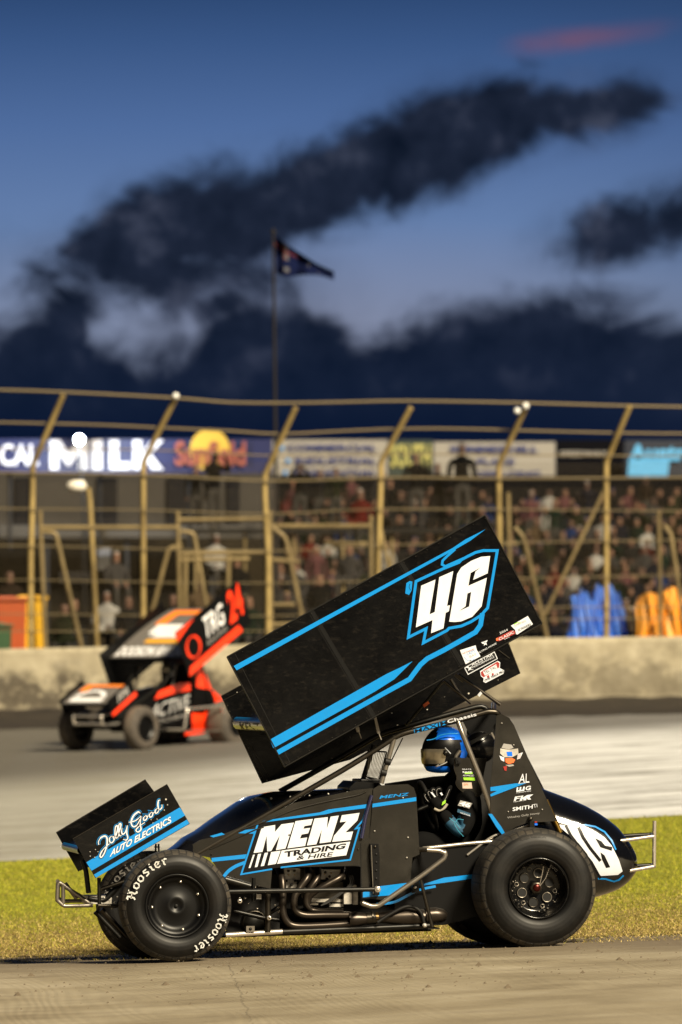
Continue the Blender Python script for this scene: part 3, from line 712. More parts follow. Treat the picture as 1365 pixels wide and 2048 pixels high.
mb.decal(zN((880, 1075), (1015, 1005), (1048, 1010), (1052, 1035), (905, 1102), (878, 1100)), yd, M_RED)
mb.tx('CLASSIC', zN((905, 1098), (1040, 1030), (1036, 1005), (898, 1075)), yd-.001, M_WHT, .01); mb.decal(zN((875, 1080), (892, 1072), (898, 1092), (880, 1100)), yd-.001, M_ORNG)
mb.tx('RACE', zN((955, 1090), (1000, 1068), (998, 1058), (952, 1080)), yd, M_WHT)
mb.decal(zN((1012, 962), (1165, 873), (1212, 948), (1060, 1048), (1050, 1000)), yd, M_WHT)
mb.tx('SUNNYSIDE', zN((1045, 975), (1150, 925), (1145, 908), (1040, 958)), yd-.001, M_GREYV); mb.stroke(zN((1040, 950), (1065, 935), (1100, 935)), 1.4, yd-.001, M_LIME)
mb.tx('SCRINERS', zN((1080, 1015), (1195, 960), (1190, 938), (1072, 995)), yd-.001, M_BLK2, .01)
R_ = random.Random(11)
for k in range(46):                     # rivets along the edges
    u = (k % 23)/22; a, b = (z4((45, 612)), z4((1096, 34))) if k < 23 else (z4((275, 1048)), z4((1322, 462)))
    bolt(mb, P(a[0]+(b[0]-a[0])*u, a[1]+(b[1]-a[1])*u, YT), .0028, M_GUN)
mb.build('side_board', car)
mb = MB()
fb = [(443, 1392), (481, 1371), (1010, 1270), (1041, 1347), (700, 1520), (525, 1567)]
mb.plate(fb, YU, M_BLK, .004, M_GUN)
yf = YU-.003
mb.stroke([(443, 1392), (481, 1371)], 1.4, yf-.001, M_GUN)
mb.stroke([(1041, 1347), (1012, 1272)], 1.6, yf-.001, M_GUN); mb.stroke([(525, 1567), (443, 1392)], 1.4, yf-.001, M_GUN)
# stickers on the far board, seen below the near one
mb.decal(zB((305, 720), (330, 700), (680, 515), (720, 605), (350, 805)), yf, M_WHT); mb.decal(zB((318, 722), (335, 706), (676, 528), (708, 602), (355, 790)), yf-.001, M_BLK2)
mb.tx('ALLSTAR', zB((400, 700), (665, 562), (655, 530), (385, 665)), yf-.002, M_WHT, .01); mb.tx('PERFORMANCE', zB((412, 724), (680, 590), (675, 568), (402, 704)), yf-.002, M_WHT)
mb.decal(zB((350, 690), (365, 715), (400, 700), (385, 730), (430, 745), (385, 740), (350, 755), (362, 725), (325, 715)), yf-.002, M_WHT)
mb.decal(zB((500, 760), (560, 720), (720, 630), (750, 650), (745, 720), (800, 750), (790, 790), (570, 905), (540, 890), (545, 850), (510, 820)), yf-.0025, M_WHT)
mb.decal(zB((510, 770), (560, 735), (715, 640), (742, 660), (735, 715), (600, 800), (545, 835), (515, 810)), yf-.0032, M_RED)
mb.decal(zB((535, 765), (700, 672), (718, 730), (560, 815)), yf-.004, M_WHT); mb.tx('TEL TAC', zB((560, 795), (710, 720), (700, 685), (545, 765)), yf-.005, M_BLK2)
mb.decal(zB((585, 820), (610, 805), (618, 835), (595, 848)), yf-.004, M_RED); mb.decal(zB((645, 790), (665, 778), (672, 808), (652, 818)), yf-.004, M_RED)
mb.tx('OVAL TRACK PRO', zB((560, 890), (795, 775), (790, 745), (553, 862)), yf-.005, M_BLK2, .008)
mb.stroke(zB((730, 495), (870, 600)), 1.6, yf-.004, M_GUN)
mb.stroke(zF((160, 350), (300, 590)), .8, yf, M_GUN); mb.stroke(zF((20, 120), (140, 60)), .8, yf, M_GUN); mb.stroke(zF((35, 160), (270, 600)), .6, yf, M_GUN)
for k in range(14): bolt(mb, P(455+k*5.2, 1412+k*11.0, YU), .003, M_GUN)
mb.build('side_board', car)
A_ = P(548, 1449, YT); B_ = P(1048, 1172, YT)
M_NOSE = mat('wing_nose_white', (.78,.76,.72), .3, coat=.4)
mb, (A0, t0, u0) = foil(A_, B_, YT+.004, YU-.002, .045, .085, .045, M_BLK, M_NOSE)
def nosept(y, h):                       # on the rounded leading edge; h -1..1 up
    a = (1-h)*pi/2; q = A0+t0*(-.0465*sin(a))+u0*(.0445*cos(a)); return Vector((q.x, y, q.z))
for (h0, h1, m) in ((.55, .98, M_CYAN), (-.97, -.55, M_CYAN)):
    for i in range(3):
        ha = h0+(h1-h0)*i/3; hb = h0+(h1-h0)*(i+1)/3; mb.quad(nosept(YT+.01, ha), nosept(YU-.01, ha), nosept(YU-.01, hb), nosept(YT+.01, hb), m)
mb.text('MENZ', [(YU-.22, -.5), (-.36, -.5), (-.46, .42), (YU-.32, .42)], lambda y, h: nosept(y, h)+Vector((-.002, 0, 0)), M_BLK2, .015)
mb.build('wing_foil', car)
# wing mounts and sliders
part('wing_mount', car, lambda m: m.tpx(y3(z4((985, 680), (1160, 805)), -.36), .011, M_GUN), lambda m: m.plate(z4((1066, 765), (1078, 750), (1086, 758), (1074, 773)), -.372, M_WHT, .012), lambda m: m.plate(z4((975, 675), (1012, 705), (1006, 714), (970, 686)), -.372, M_GUN, .012))
part('wing_mount', car, lambda m: m.tpx(y3(z4((925, 705), (1040, 800)), -.34), .010, M_GUN)); part('wing_mount', car, lambda m: m.tpx(y3(z4((955, 700), (990, 760), (1040, 800)), .30), .010, M_GUN))
part('wing_ram', car, lambda m: m.tpx(y3(z4((930, 700), (770, 890)), .05), .009, M_SAT), lambda m: m.plate(z4((840, 805), (862, 790), (868, 800), (846, 818)), .04, M_ORNG, .02))
part('wing_slider', car, lambda m: m.plate(z4((638, 858), (648, 855), (664, 922), (652, 926)), -.50, M_STEEL, .01), lambda m: m.tpx(y3(z4((655, 915), (668, 950)), -.5), .003, M_ALU))
part('wing_slider', car, lambda m: m.plate(z4((562, 900), (576, 896), (580, 918), (568, 920)), -.50, M_STEEL, .01), lambda m: m.tpx(y3(z4((573, 910), (586, 945)), -.5), .003, M_ALU))
# ---------------- roll cage and frame tubes
YC = -.37; mb = MB(); r = .0175
mb.tpx([(388, 1712, YC), (690, 1538, YC), (745, 1504, YC), (800, 1468, YC), (919, 1440, YC), (975, 1423, YC), (994, 1424, YC), (1006, 1440, YC+.03), (1030, 1500, YC+.05)], r, M_GUN, .3, 12)
mb.tpx([(560, 1583, .30), (690, 1510, .30), (760, 1468, .30), (900, 1428, .30), (975, 1408, .30), (990, 1500, .30)], r, M_SAT, .3, 12)
a, b = P(988, 1422, YC), P(988, 1408, .30); mb.tube([a, b], r, M_GUN, 12)
mb.tpx([(917, 1444, YC), (925, 1466, YC-.02), (961, 1556, YC-.03), (972, 1590, YC-.02), (984, 1626, YC)], r*.95, M_STEEL, .3, 12)
mb.tpx([(790, 1472, YC), (763, 1567, YC)], r*.9, M_STEEL, .3, 12); mb.tpx([(748, 1490, .25), (723, 1570, .25)], r*.9, M_SAT, .3, 12)
mb.tpx([(806, 1476, YC), (779, 1530, YC)], .004, M_SAT)
for q in ((1000, 485), (975, 550)): mb.tpx(y3(zF((q[0]-18, q[1]-4), (q[0]+14, q[1]+4)), YC-.01), .021, M_CHAR, .3, 10)
mb.tpx([(1092, 1600, -.33), (1121, 1665, -.33)], .016, M_BRASS); mb.tpx([(1000, 1440, .2), (1040, 1560, .25), (1110, 1650, .3)], r, M_SAT)
mb.tpx([(452, 1870, -.40), (565, 1863, -.40)], .016, M_CHR, .2, 10); mb.tpx([(560, 1864, -.38), (862, 1851, -.38)], .017, M_SAT, .2, 10); mb.tpx([(380, 1872, .36), (862, 1857, .36)], .017, M_SAT)
mb.tpx([(860, 1790, -.34), (862, 1853, -.34)], .014, M_SAT)
mb.tpx([(846, 1697, YC), (945, 1686, YC), (990, 1683, YC)], .012, M_CHR); mb.tpx([(935, 1710, YC), (985, 1672, YC), (1040, 1655, YC), (1062, 1648, YC)], .008, M_CHR)
# frame sticker on the upper rail: cyan block and white script
fr = lambda x, y: P(x, y, YC-.021)
mb.text('MAXIM', [zA((48, 212)), zA((345, 128)), zA((340, 92)), zA((45, 178))], fr, M_BLK2, .015)
for v in mb.v[-1:]: pass
cage = mb.build('roll_cage', car)
mb = MB(); mb.stroke2(zA((40, 196), (200, 150), (340, 112)), 7.6, lambda x, y: P(x, y, YC-.0195), M_CYAN); mb.text('Chassis', [zA((345, 122)), zA((610, 52)), zA((600, 22)), zA((340, 90))], lambda x, y: P(x, y, YC-.0205), M_WHT, .01)
mb.build('chassis_sticker', cage)
mb = MB(); q = zF((880, 420), (990, 427), (945, 592), (868, 575))
for i in range(4): mb.tpx([(*q[i], 0.0), (*q[(i+1) % 4], 0.0)], .005, M_SAT)
for k in range(1, 11):
    u = k/11; a = (q[0][0]*(1-u)+q[1][0]*u, q[0][1]*(1-u)+q[1][1]*u); b = (q[3][0]*(1-u)+q[2][0]*u, q[3][1]*(1-u)+q[2][1]*u); mb.tpx([(*a, 0), (*b, 0)], .0022, M_STEEL, n=5)
mb.build('rock_guard', car)
# ---------------- hood (rounded shell) and cowl
def shell(st, e=2.4, m=M_BLK, n=20, full=False, y0=0.0):
    """st: list of (x, ztop, zbot, halfwidth) ; super-elliptic upper skin"""
    mb = MB(); vs = []; k = (2*n if full else n+1)
    for x, zt, zb, w in st:
        zc = (zt+zb)/2 if full else zb; h = (zt-zb)/2 if full else zt-zb
        for i in range(k):
            a = pi*i/n; c, s = cos(a), sin(a)
            vs.append(Vector((x, y0-w*math.copysign(abs(c)**(2/e), c), zc+h*math.copysign(abs(s)**(2/e), s))))
    q = len(st); fs = []
    for j in range(q-1):
        for i in range(k if full else k-1): fs.append((j*k+i, j*k+(i+1) % k, (j+1)*k+(i+1) % k, (j+1)*k+i))
    mb.add(vs, fs, m, True); 
    if full: mb.add(vs[-k:], [tuple(range(k))], m); mb.add(vs[:k], [tuple(range(k))[::-1]], m)
    return mb
hp = [(335, 1702), (352, 1690), (368, 1675), (392, 1662), (425, 1638), (455, 1618), (475, 1604), (500, 1592), (548, 1583), (620, 1580), (700, 1576), (745, 1570)]
st = []
for i, (x, y) in enumerate(hp):
    q = P(x, y, 0); w = .20+.15*min(1, i/7); st.append((q.x, q.z, q.z-.02-.22*min(1, (i+.3)/6), w))
M_HOOD = mat('hood_dark_gloss', (.008,.009,.014), .16, coat=1.0, fn=dusty((.003,.0035,.006), (.02,.018,.015), .35, 6))
mb = shell(st, 3.0, M_HOOD)
for k in range(6): bolt(mb, P(505+k*38, 1600-k*3, -.335), .005, M_ALU)
mb.build('hood', car)
mb = MB()                               # dash cowl and steering-wheel hump above it
q0, q1 = P(712, 1563, 0), P(752, 1568, 0)
mb.box((q0+q1)/2, (.12, .34, .05), M_BLK2); mb.plate([(700, 1575), (712, 1563), (760, 1566), (770, 1580), (760, 1600), (700, 1600)], -.30, M_BLK2, .5)
mb.build('dash_cowl', car, bevel=.006)
# ---------------- side panels
YP = -.385; mb = MB()
pan = z2((-40, 440), (0, 415), (110, 392), (230, 345), (400, 270), (560, 195), (930, 118), (1028, 108), (1020, 250), (1005, 400), (955, 432), (955, 567), (700, 573), (430, 580), (420, 705), (330, 685), (150, 650), (60, 520), (-40, 500))
mb.plate(pan, YP, M_CARB, .006, M_CARB)
mb.tube(catmull([P(*p, YP-.002) for p in z2((250, 352), (400, 300), (560, 235), (760, 185), (930, 150), (985, 128))], 5), .006, M_CARB, 6)
mb.tube([P(*p, YP-.001) for p in z2((60, 470), (330, 355), (380, 340))], .005, M_CARB, 6)
mb.tpx(y3(z2((1020, 150), (985, 270), (960, 405)), YP-.012), .012, mat('blue_black_edge', (.02,.02,.055), .15, coat=1), n=10)
yd = YP-.0025
mb.decal(zM((205, 250), (840, 158), (900, 135), (1318, 90), (1290, 215), (1240, 300), (1150, 620), (330, 720), (30, 775)), yd, M_BLK2)
mb.decal(zM((190, 245), (260, 215), (840, 130), (930, 100), (1365, 40), (1365, 80), (1000, 125), (900, 150), (840, 158), (215, 240)), yd-.001, M_CYAN)
mb.stroke(zM((340, 725), (15, 780), (190, 250)), 17/5.25, yd-.001, M_CYAN)
mb.stroke(zM((430, 708), (1160, 628), (1255, 292), (1218, 300), (1292, 215), (1330, 82)), 17/5.25, yd-.001, M_CYAN)
for poly in ([(145,557),(232,285),(372,262),(370,335),(438,255),(570,237),(480,510),(380,527),(420,372),(330,535),(288,540),(282,378),(238,545)],
    [(500,508),(585,222),(768,198),(748,262),(680,274),(668,302),(740,292),(718,350),(650,362),(632,405),(708,393),(687,482)],
    [(705,478),(785,195),(925,180),(915,300),(955,175),(1040,163),(955,440),(838,455),(862,310),(805,465)],
    [(1072,160),(1258,135),(1235,215),(1110,340),(1190,330),(1165,420),(970,440),(990,375),(1120,225),(1052,234)],
    [(140,575),(158,573),(112,712),(93,715)], [(192,567),(225,563),(185,702),(158,706)], [(262,556),(297,551),(255,690),(220,696)], [(330,547),(430,532),(380,670),(295,685)], [(440,530),(1160,437),(1118,580),(392,670)]):
    mb.decal([zM(p) for p in poly], yd-.0012, M_WHT)
mb.tx('TRADING', zM((468, 603), (1098, 512), (1125, 452), (470, 540)), yd-.0022, M_BLK2, .04); mb.tx('& HIRE', zM((592, 630), (968, 592), (985, 545), (612, 585)), yd-.0022, M_BLK2, .02)
mb.decal(z2((228, 375), (272, 355), (332, 350), (322, 378)), yd, M_CYAN); mb.decal(z2((72, 545), (70, 522), (278, 500), (270, 525)), yd, M_CYAN)
mb.stroke(z2((270, 548), (215, 570), (170, 600), (143, 632)), 6.5, yd, M_CYAN, smooth=4); mb.decal(z2((60, 392), (130, 372), (150, 382), (80, 400)), yd, M_CYAN)
for q in ((212, 637), (940, 470), (70, 500), (350, 690), (530, 385)): bolt(mb, P(*z2(q), YP), .005, M_GUN)
mb.build('engine_side_panel', car)
YQ = -.395; mb = MB()
mb.plate(z2((1030, 112), (1062, 92), (1235, 84), (1270, 105), (1285, 150), (1305, 500), (1262, 520), (1250, 668), (1180, 740), (1080, 770), (965, 760), (960, 600), (958, 430), (1008, 405), (1022, 250)), YQ, M_CARB, .006)
yd = YQ-.003
mb.decal(z2((1026, 200), (1284, 161), (1285, 184), (1024, 222)), yd, M_CYAN)
mb.tx('MENZ', z2((1065, 172), (1235, 152), (1243, 134), (1075, 152)), yd, M_CYAN, .02); 
mb.decal(z2((968, 727), (1010, 697), (1210, 672), (1252, 668), (1180, 722), (1150, 742), (968, 756)), yd, M_CYAN)
for q in ((1037, 362), (1235, 400), (1228, 520), (1205, 165), (1040, 600)): bolt(mb, P(*z2(q), YQ), .005, M_ALU)
mb.build('cockpit_side_panel', car)
mb = MB(); mb.plate(z2((1012, 438), (1060, 438), (1068, 520), (1066, 742), (1032, 745), (1012, 520)), YQ-.035, M_BLK2, .035); mb.stroke(z2((1018, 445), (1030, 735)), 1.2, YQ-.037, M_STEEL)
for k in range(5): mb.lathe([(0, 0), (.008, 0), (.008, .01)], M_CHAR, P(*z2((1048, 500+k*48)), YQ-.038), 12)
bolt(mb, P(*z2((1040, 455)), YQ-.036), .008, M_GUN); mb.build('rod_bracket', car)
YL = -.36; mb = MB()                    # lower body side behind the cockpit and the belly
low = [(820, 1712), (846, 1703), (985, 1684), (985, 1850), (885, 1853), (560, 1864), (560, 1700), (790, 1700)]
mb.plate([(835, 1703), (990, 1683), (1000, 1750), (960, 1830), (890, 1850), (790, 1853), (790, 1760), (820, 1740)], YL, M_BLK2, .006)
yd = YL-.003
mb.decal([z3((75, 1018)), z3((180, 985)), z3((330, 968)), z3((330, 990)), z3((180, 1012)), z3((75, 1026))], yd, M_CYAN)
mb.stroke(z2((1050, 797), (1150, 785), (1220, 752), (1300, 712), (1400, 690)), 5.0, YQ-.012, M_CYAN, smooth=4)
mb.stroke([z3((75, 1034)), z3((200, 1012)), z3((330, 1000))], 1.0, yd, M_GUN)
bolt(mb, P(*z2((1275, 698)), YQ-.01), .012, M_GUN)
mb.build('lower_side_panel', car)
mb = MB(); mb.plate([(560, 1640), (835, 1600), (990, 1640), (1060, 1700), (1060, 1820), (880, 1850), (470, 1868), (440, 1740)], .30, M_CHAR, .01)
a = P(452, 1872, -.34); b = P(880, 1856, -.34); mb.slab([a, b, b+Vector((0, .66, 0)), a+Vector((0, .66, 0))], .006, M_CHAR, Vector((0, 0, -1)))
mb.plate([(430, 1760), (560, 1748), (560, 1862), (455, 1868)], -.10, M_CHAR, .02)
mb.build('belly_and_far_panel', car)
mb = MB()                               # cockpit interior: far side, rear bulkhead
mb.plate([(770, 1567), (820, 1560), (866, 1553), (990, 1545), (1010, 1690), (770, 1700)], .33, M_BLK2, .006)
mb.plate([(935, 1460), (990, 1430), (1002, 1470), (1010, 1640), (1010, 1690), (900, 1700), (930, 1600)], .25, M_CHAR, .02)
mb.plate([(925, 1440), (990, 1412), (1000, 1440), (1000, 1470), (940, 1470)], .24, M_BLK2, .01)
mb.build('cockpit_interior', car)
# ---------------- sail panel with its lettering
YS = -.40; mb = MB()
sail = zA((790, 50), (838, 38), (905, 72), (950, 140), (1130, 560), (1338, 1010), (1180, 1020), (1060, 1030), (960, 1065), (872, 1135), (838, 1138), (735, 980), (735, 700), (775, 240))
mb.plate(sail, YS, M_CARB, .006, M_GUN); yd = YS-.003
mb.decal(zA((735, 702), (960, 668), (1062, 664), (738, 788), (733, 768), (795, 735), (735, 738)), yd, M_CYAN); mb.decal(zA((715, 945), (748, 945), (835, 1065), (874, 1135), (842, 1136), (790, 1068)), yd, M_CYAN)
mb.tx('AL', zL((605, 70), (830, 50), (825, -140), (640, -125)), yd-.001, M_WHT); mb.stroke(zL((600, 72), (835, 50)), .7, yd-.001, M_WHT)
mb.decal(zL((568, 155), (600, 152), (592, 215), (622, 212), (632, 148), (665, 145), (655, 208), (690, 203), (705, 140), (740, 137), (722, 228), (556, 250)), yd-.001, M_WHT)
mb.tx('G', zL((745, 222), (858, 205), (868, 118), (760, 128)), yd-.001, M_WHT, .03); mb.tx('GRAPHIX', zL((558, 280), (872, 238), (874, 218), (560, 260)), yd-.001, M_WHT)
mb.decal(zL((505, 440), (530, 350), (655, 332), (650, 352), (575, 362), (570, 380), (630, 372), (625, 390), (560, 400), (545, 440)), yd-.001, M_WHT)
mb.decal(zL((625, 435), (665, 330), (705, 325), (690, 370), (790, 315), (915, 300), (835, 360), (870, 410), (800, 412), (775, 375), (765, 425), (720, 425), (690, 395), (672, 432)), yd-.001, M_WHT)
mb.tx('FABRICATION', zL((495, 470), (720, 440), (722, 425), (500, 452)), yd-.001, M_WHT)
mb.tx('SMITH', zL((480, 655), (900, 600), (905, 515), (480, 575)), yd-.001, M_WHT, .02); mb.tx('TI', zL((925, 585), (1000, 572), (992, 500), (905, 510)), yd-.001, M_WHT, -.005)
mb.tx('Whiskey Gully Honey', zL((370, 825), (1045, 725), (1050, 672), (370, 770)), yd-.001, M_GREYV)
# emblem: a grey engine block with striped wings
for poly, m in (([(855,305),(925,315),(945,345),(900,360),(835,345)], M_GREYV), ([(825,350),(900,362),(985,350),(990,400),(930,430),(860,430),(822,395)], M_ALU), ([(815,415),(860,432),(860,470),(830,455)], M_WHT), ([(985,400),(1030,385),(1005,440),(975,450)], M_WHT),
    ([(870,440),(930,436),(960,452),(945,480),(900,492),(872,475)], M_ORNG), ([(870,500),(940,495),(950,508),(905,516)], M_GREYV), ([(850,515),(885,510),(880,555),(862,550)], M_RED), ([(880,380),(930,380),(935,420),(890,420)], M_BLUE)):
    mb.decal([zA(p) for p in poly], yd-.001-(.001 if m in (M_WHT, M_BLUE, M_RED) else 0), m)
for k in range(3): mb.stroke(zA((990+k*10, 402-k*3), (982+k*10, 445-k*4)), .6, yd-.003, M_RED)
for q in ((837, 120), (895, 925), (945, 318), (1205, 905)): bolt(mb, P(*zA(q), YS), .004, M_ALU)
p = P(*zA((1097, 990)), YS-.02); mb.lathe([(0, -.02), (.012, -.02), (.014, -.01), (.014, .02)], M_GUN, p, 16); mb.box(p+Vector((.01, 0, -.035)), (.03, .03, .04), M_SAT); mb.box(p+Vector((.03, -.01, -.02)), (.02, .01, .008), M_RED); mb.box(p+Vector((.032, -.01, -.034)), (.022, .01, .012), M_BLUE)
mb.build('sail_panel', car)
mb = MB(); mb.plate([(1000, 1427), (1018, 1440), (1100, 1600), (1000, 1640)], .36, M_BLK2, .006); mb.build('sail_panel', car)
# ---------------- tail tank
top = [(1020,1560),(1060,1566),(1088,1579),(1115,1589),(1142,1599),(1168,1611),(1191,1624),(1210,1637),(1226,1650),(1240,1667),(1250,1682),(1258,1697),(1263,1710),(1267,1722)]
bot = [(1020,1812),(1060,1811),(1088,1809),(1115,1806),(1142,1802),(1168,1798),(1191,1793),(1210,1787),(1226,1781),(1240,1772),(1250,1762),(1258,1752),(1263,1745),(1267,1738)]
st = []
for i, ((x, yt), (_, yb)) in enumerate(zip(top, bot)):
    a = P(x, yt, 0); b = P(x, yb, 0); u = i/(len(top)-1); w = .33*(1-u**5)**.5 if u < 1 else .03
    st.append((a.x, a.z, b.z, max(.03, w)))
M_TANK = mat('tank_gloss_black', (.002,.002,.0025), .12, coat=1.0)
mb = shell(st, 2.7, M_TANK, 28, True)
from mathutils.bvhtree import BVHTree
bvh = BVHTree.FromPolygons([tuple(v) for v in mb.v], mb.f)
def tank_decal(pts, m, lift):
    bm = bmesh.new(); vs = [bm.verts.new((x, y, 0)) for x, y in pts]; bm.faces.new(vs)
    bmesh.ops.triangulate(bm, faces=bm.faces[:])
    for _ in range(5):
        es = [e for e in bm.edges if e.calc_length() > 7]
        if not es: break
        bmesh.ops.subdivide_edges(bm, edges=es, cuts=1); bmesh.ops.triangulate(bm, faces=bm.faces[:])
    bm.verts.ensure_lookup_table(); out = []
    for v in bm.verts:
        d = ray(v.co.x, v.co.y).normalized(); h = bvh.ray_cast(CAM, d)
        out.append((h[0]-d*lift) if h[0] is not None else P(v.co.x, v.co.y, -.2))
    fs = [tuple(q.index for q in f.verts) for f in bm.faces]; bm.free(); mb.add(out, fs, m, True)
def ribbon_poly(pts, w):
    q = MB(); q.stroke2(pts, w, lambda x, y: Vector((x, y, 0)), M_CYAN); n = len(q.v)//2
    return [(v.x, v.y) for v in q.v[:n]]+[(v.x, v.y) for v in reversed(q.v[n:])]
tank_decal(zG((262,430),(460,455),(500,480),(560,478),(640,500),(730,560),(800,640),(870,780),(905,890),(860,925),(700,935),(650,915),(560,720),(480,620)), M_WHT, .003)
for pts, w in (([(350,440),(400,540),(520,700),(600,800),(690,960)], 26), ([(475,458),(520,560),(590,665),(690,790)], 30)): tank_decal(ribbon_poly([zG(p) for p in pts], w/4.875), M_BLK2, .0045)
for poly in ([(640,568),(700,598),(735,640),(805,652),(800,690),(690,655)], [(690,705),(730,735),(785,850),(745,858),(705,775)]): tank_decal([zG(p) for p in poly], M_BLK2, .0047)
for pts in ([(240,378),(300,390),(465,420),(485,455),(540,437),(640,455),(730,505),(800,590),(840,680)], [(665,962),(740,965),(820,990),(870,975),(915,930)]): tank_decal(ribbon_poly([zG(p) for p in pts], 3.2), M_CYAN, .004)
mb.build('tail_tank', car)
mb = MB(); r = .0125                     # rear bumper
mb.tpx(y3(zG((440, 632), (700, 622), (870, 595), (1215, 548)), -.28), r, M_CHR, .2, 10); mb.tpx(y3(zG((640, 930), (860, 900), (1000, 880), (1212, 842)), -.28), r, M_CHR, .2, 10)
mb.tpx(y3(zG((1217, 398), (1214, 550), (1212, 842)), -.28), r, M_CHR, .2, 10); mb.tpx(y3(zG((850, 600), (965, 885)), -.28), r*.9, M_STEEL)
mb.tpx(y3(zG((880, 548), (1060, 536), (1190, 530)), .26), r, M_SAT); mb.tpx(y3(zG((1000, 838), (1120, 832), (1196, 828)), .26), r, M_SAT)
a, b = P(*zG((1214, 548)), -.28), P(*zG((1190, 530)), .26); mb.tube([a, b], r, M_STEEL); a, b = P(*zG((1212, 842)), -.28), P(*zG((1196, 828)), .26); mb.tube([a, b], r, M_STEEL)
mb.build('rear_bumper', car)
# ---------------- engine, exhaust, side bar
mb = MB()
a, b = P(*zC((175, 130)), -.16), P(*zC((720, 400)), -.16)
mb.plate(zC((175, 120), (725, 120), (725, 420), (175, 420)), -.10, M_CHAR, .2)
for (x0, y0, x1, y1, Y, m) in ((178,130,290,215,-.20,M_ALU),(190,215,265,272,-.22,M_ALU),(290,140,440,230,-.19,M_GUN),(440,140,615,210,-.20,M_ALU),(180,270,330,290,-.21,M_ALU),(640,250,695,300,-.25,M_ALU),(605,305,665,388,-.26,M_ALU),(672,300,705,392,-.24,M_ALU),
    (365,350,600,374,-.22,M_ALU),(365,378,420,395,-.21,M_STEEL),(500,385,600,408,-.22,M_ALU),(300,300,600,345,-.17,M_GUN),(430,230,600,300,-.17,M_GUN)):
    mb.plate(zC((x0, y0), (x1, y0+2), (x1, y1), (x0, y1)), Y, m, .06)
for q in ((205,150),(248,150),(190,222),(255,222),(225,250),(470,160),(500,190),(480,205),(640,360)):
    p = P(*zC(q), -.235); mb.lathe([(0, -.02), (.006, -.02), (.009, -.012), (.009, 0)], M_SAT if q[1] > 200 else M_GUN, p, 8)
for q in ((205, 178), (248, 178), (510, 165), (463, 172)): mb.lathe([(0, -.03), (.004, -.03), (.004, 0)], M_BRASS, P(*zC(q), -.22), 8)
for k in range(3): mb.tube(catmull([P(*p, -.27-.01*k) for p in zC((640+k*12, 180), (650+k*14, 240), (600+k*10, 290), (480+k*14, 370), (440, 400))], 5), .005, M_RUB, 6)
mb.build('engine_block', car, bevel=.004)
def ex(pts, r=.0225): 
    mb = MB(); mb.tube(catmull([P(x, y, Y) for (x, y), Y in pts], 7), r, M_EXH, 14); return mb
def hz_(L): return [(zC(p), Y) for p, Y in L]
ex(hz_([((135,138),-.24),((158,200),-.33),((166,300),-.36),((166,430),-.37),((190,505),-.37),((250,545),-.37),((420,545),-.37),((660,530),-.37)])).build('exhaust_header', car)
ex(hz_([((345,135),-.24),((345,190),-.32),((290,270),-.34),((248,345),-.35),((255,430),-.35),((320,468),-.35),((480,468),-.35),((660,468),-.36)])).build('exhaust_header', car)
ex(hz_([((420,140),-.22),((415,200),-.30),((360,280),-.32),((335,350),-.31),((350,415),-.31),((410,440),-.31),((600,440),-.33)]), .021).build('exhaust_header', car)
ex(hz_([((605,140),-.22),((585,190),-.31),((500,240),-.33),((420,285),-.33),((360,330),-.31),((340,400),-.29)]), .021).build('exhaust_header', car)
mb = MB(); ax = lambda x, y: P(*zC((x, y)), -.36)
mb.tube([ax(640, 500), ax(690, 498), ax(760, 495), ax(775, 494)], [.047, .048, .036, .034], M_EXH, 20)
mb.tube([ax(765, 494), ax(800, 492), ax(832, 490)], .039, M_BRASS if 0 else M_GUN, 20); mb.tube([ax(800, 486), ax(812, 486)], .043, M_GUN, 20); mb.tube([ax(822, 488), ax(850, 487)], .036, mat('heat_gold_band', (.34,.22,.09), .28, 1.0), 20)
mb.tube([ax(845, 487), ax(900, 484), ax(1060, 480), ax(1160, 482), ax(1180, 484)], [.034, .038, .055, .050, .048], M_EXH, 24)
mb.tube([ax(1190, 470), ax(1260, 465), ax(1310, 470), ax(1340, 478)], [.046, .047, .042, .026], M_EXH, 24)
mb.tube(catmull([P(*p, -.42) for p in zC((845, 520), (940, 460), (1060, 405), (1150, 440), (1185, 540))], 6), .012, M_CHAR, 6)
mb.build('muffler', car)
mb = MB()
mb.tpx(y3(zC((735, 380), (800, 405), (850, 402), (1170, 180), (1325, 62), (1335, 25), (1290, 5), (1200, 0)), -.56), .0155, M_STEEL, .3, 12)
mb.tpx([(*z3((188, 872)), -.56), (*z3((185, 850)), -.56), (*z3((120, 838)), -.5), (*z3((45, 838)), -.36)], .0150, M_STEEL, .3, 12)
mb.tpx(y3(zC((1150, 190), (1240, 555)), -.54), .012, M_GUN); mb.tube([P(*zC((1185, 545)), -.55), P(*zC((1185, 545)), -.36)], .012, M_GUN); bolt(mb, P(*zC((1185, 542)), -.555), .011, M_ALU)
mb.tube([P(*zC((735, 380)), -.56), P(*zC((735, 380)), -.36)], .014, M_GUN)
p = P(*zC((1112, 268)), -.44); mb.lathe([(0, -.02), (.016, -.02), (.018, -.01), (.018, .02)], M_SAT, p, 18); mb.lathe([(0, -.03), (.008, -.03), (.010, -.02)], M_ALU, p, 6)
mb.plate(zC((1088, 235), (1130, 228), (1150, 300), (1095, 310)), -.425, M_BLK2, .02)
mb.build('side_nerf_bar', car)
mb = MB()                                # frame under-tray and torsion arms behind the front wheel
mb.tpx(y3(zE((300, 930), (1365, 925)), -.44), .008, M_GUN); mb.tpx(y3(zE((340, 1290), (900, 1420), (1200, 1460)), -.2), .014, M_SAT); mb.tpx(y3(zE((1000, 1330), (1230, 1180)), -.25), .014, M_SAT)
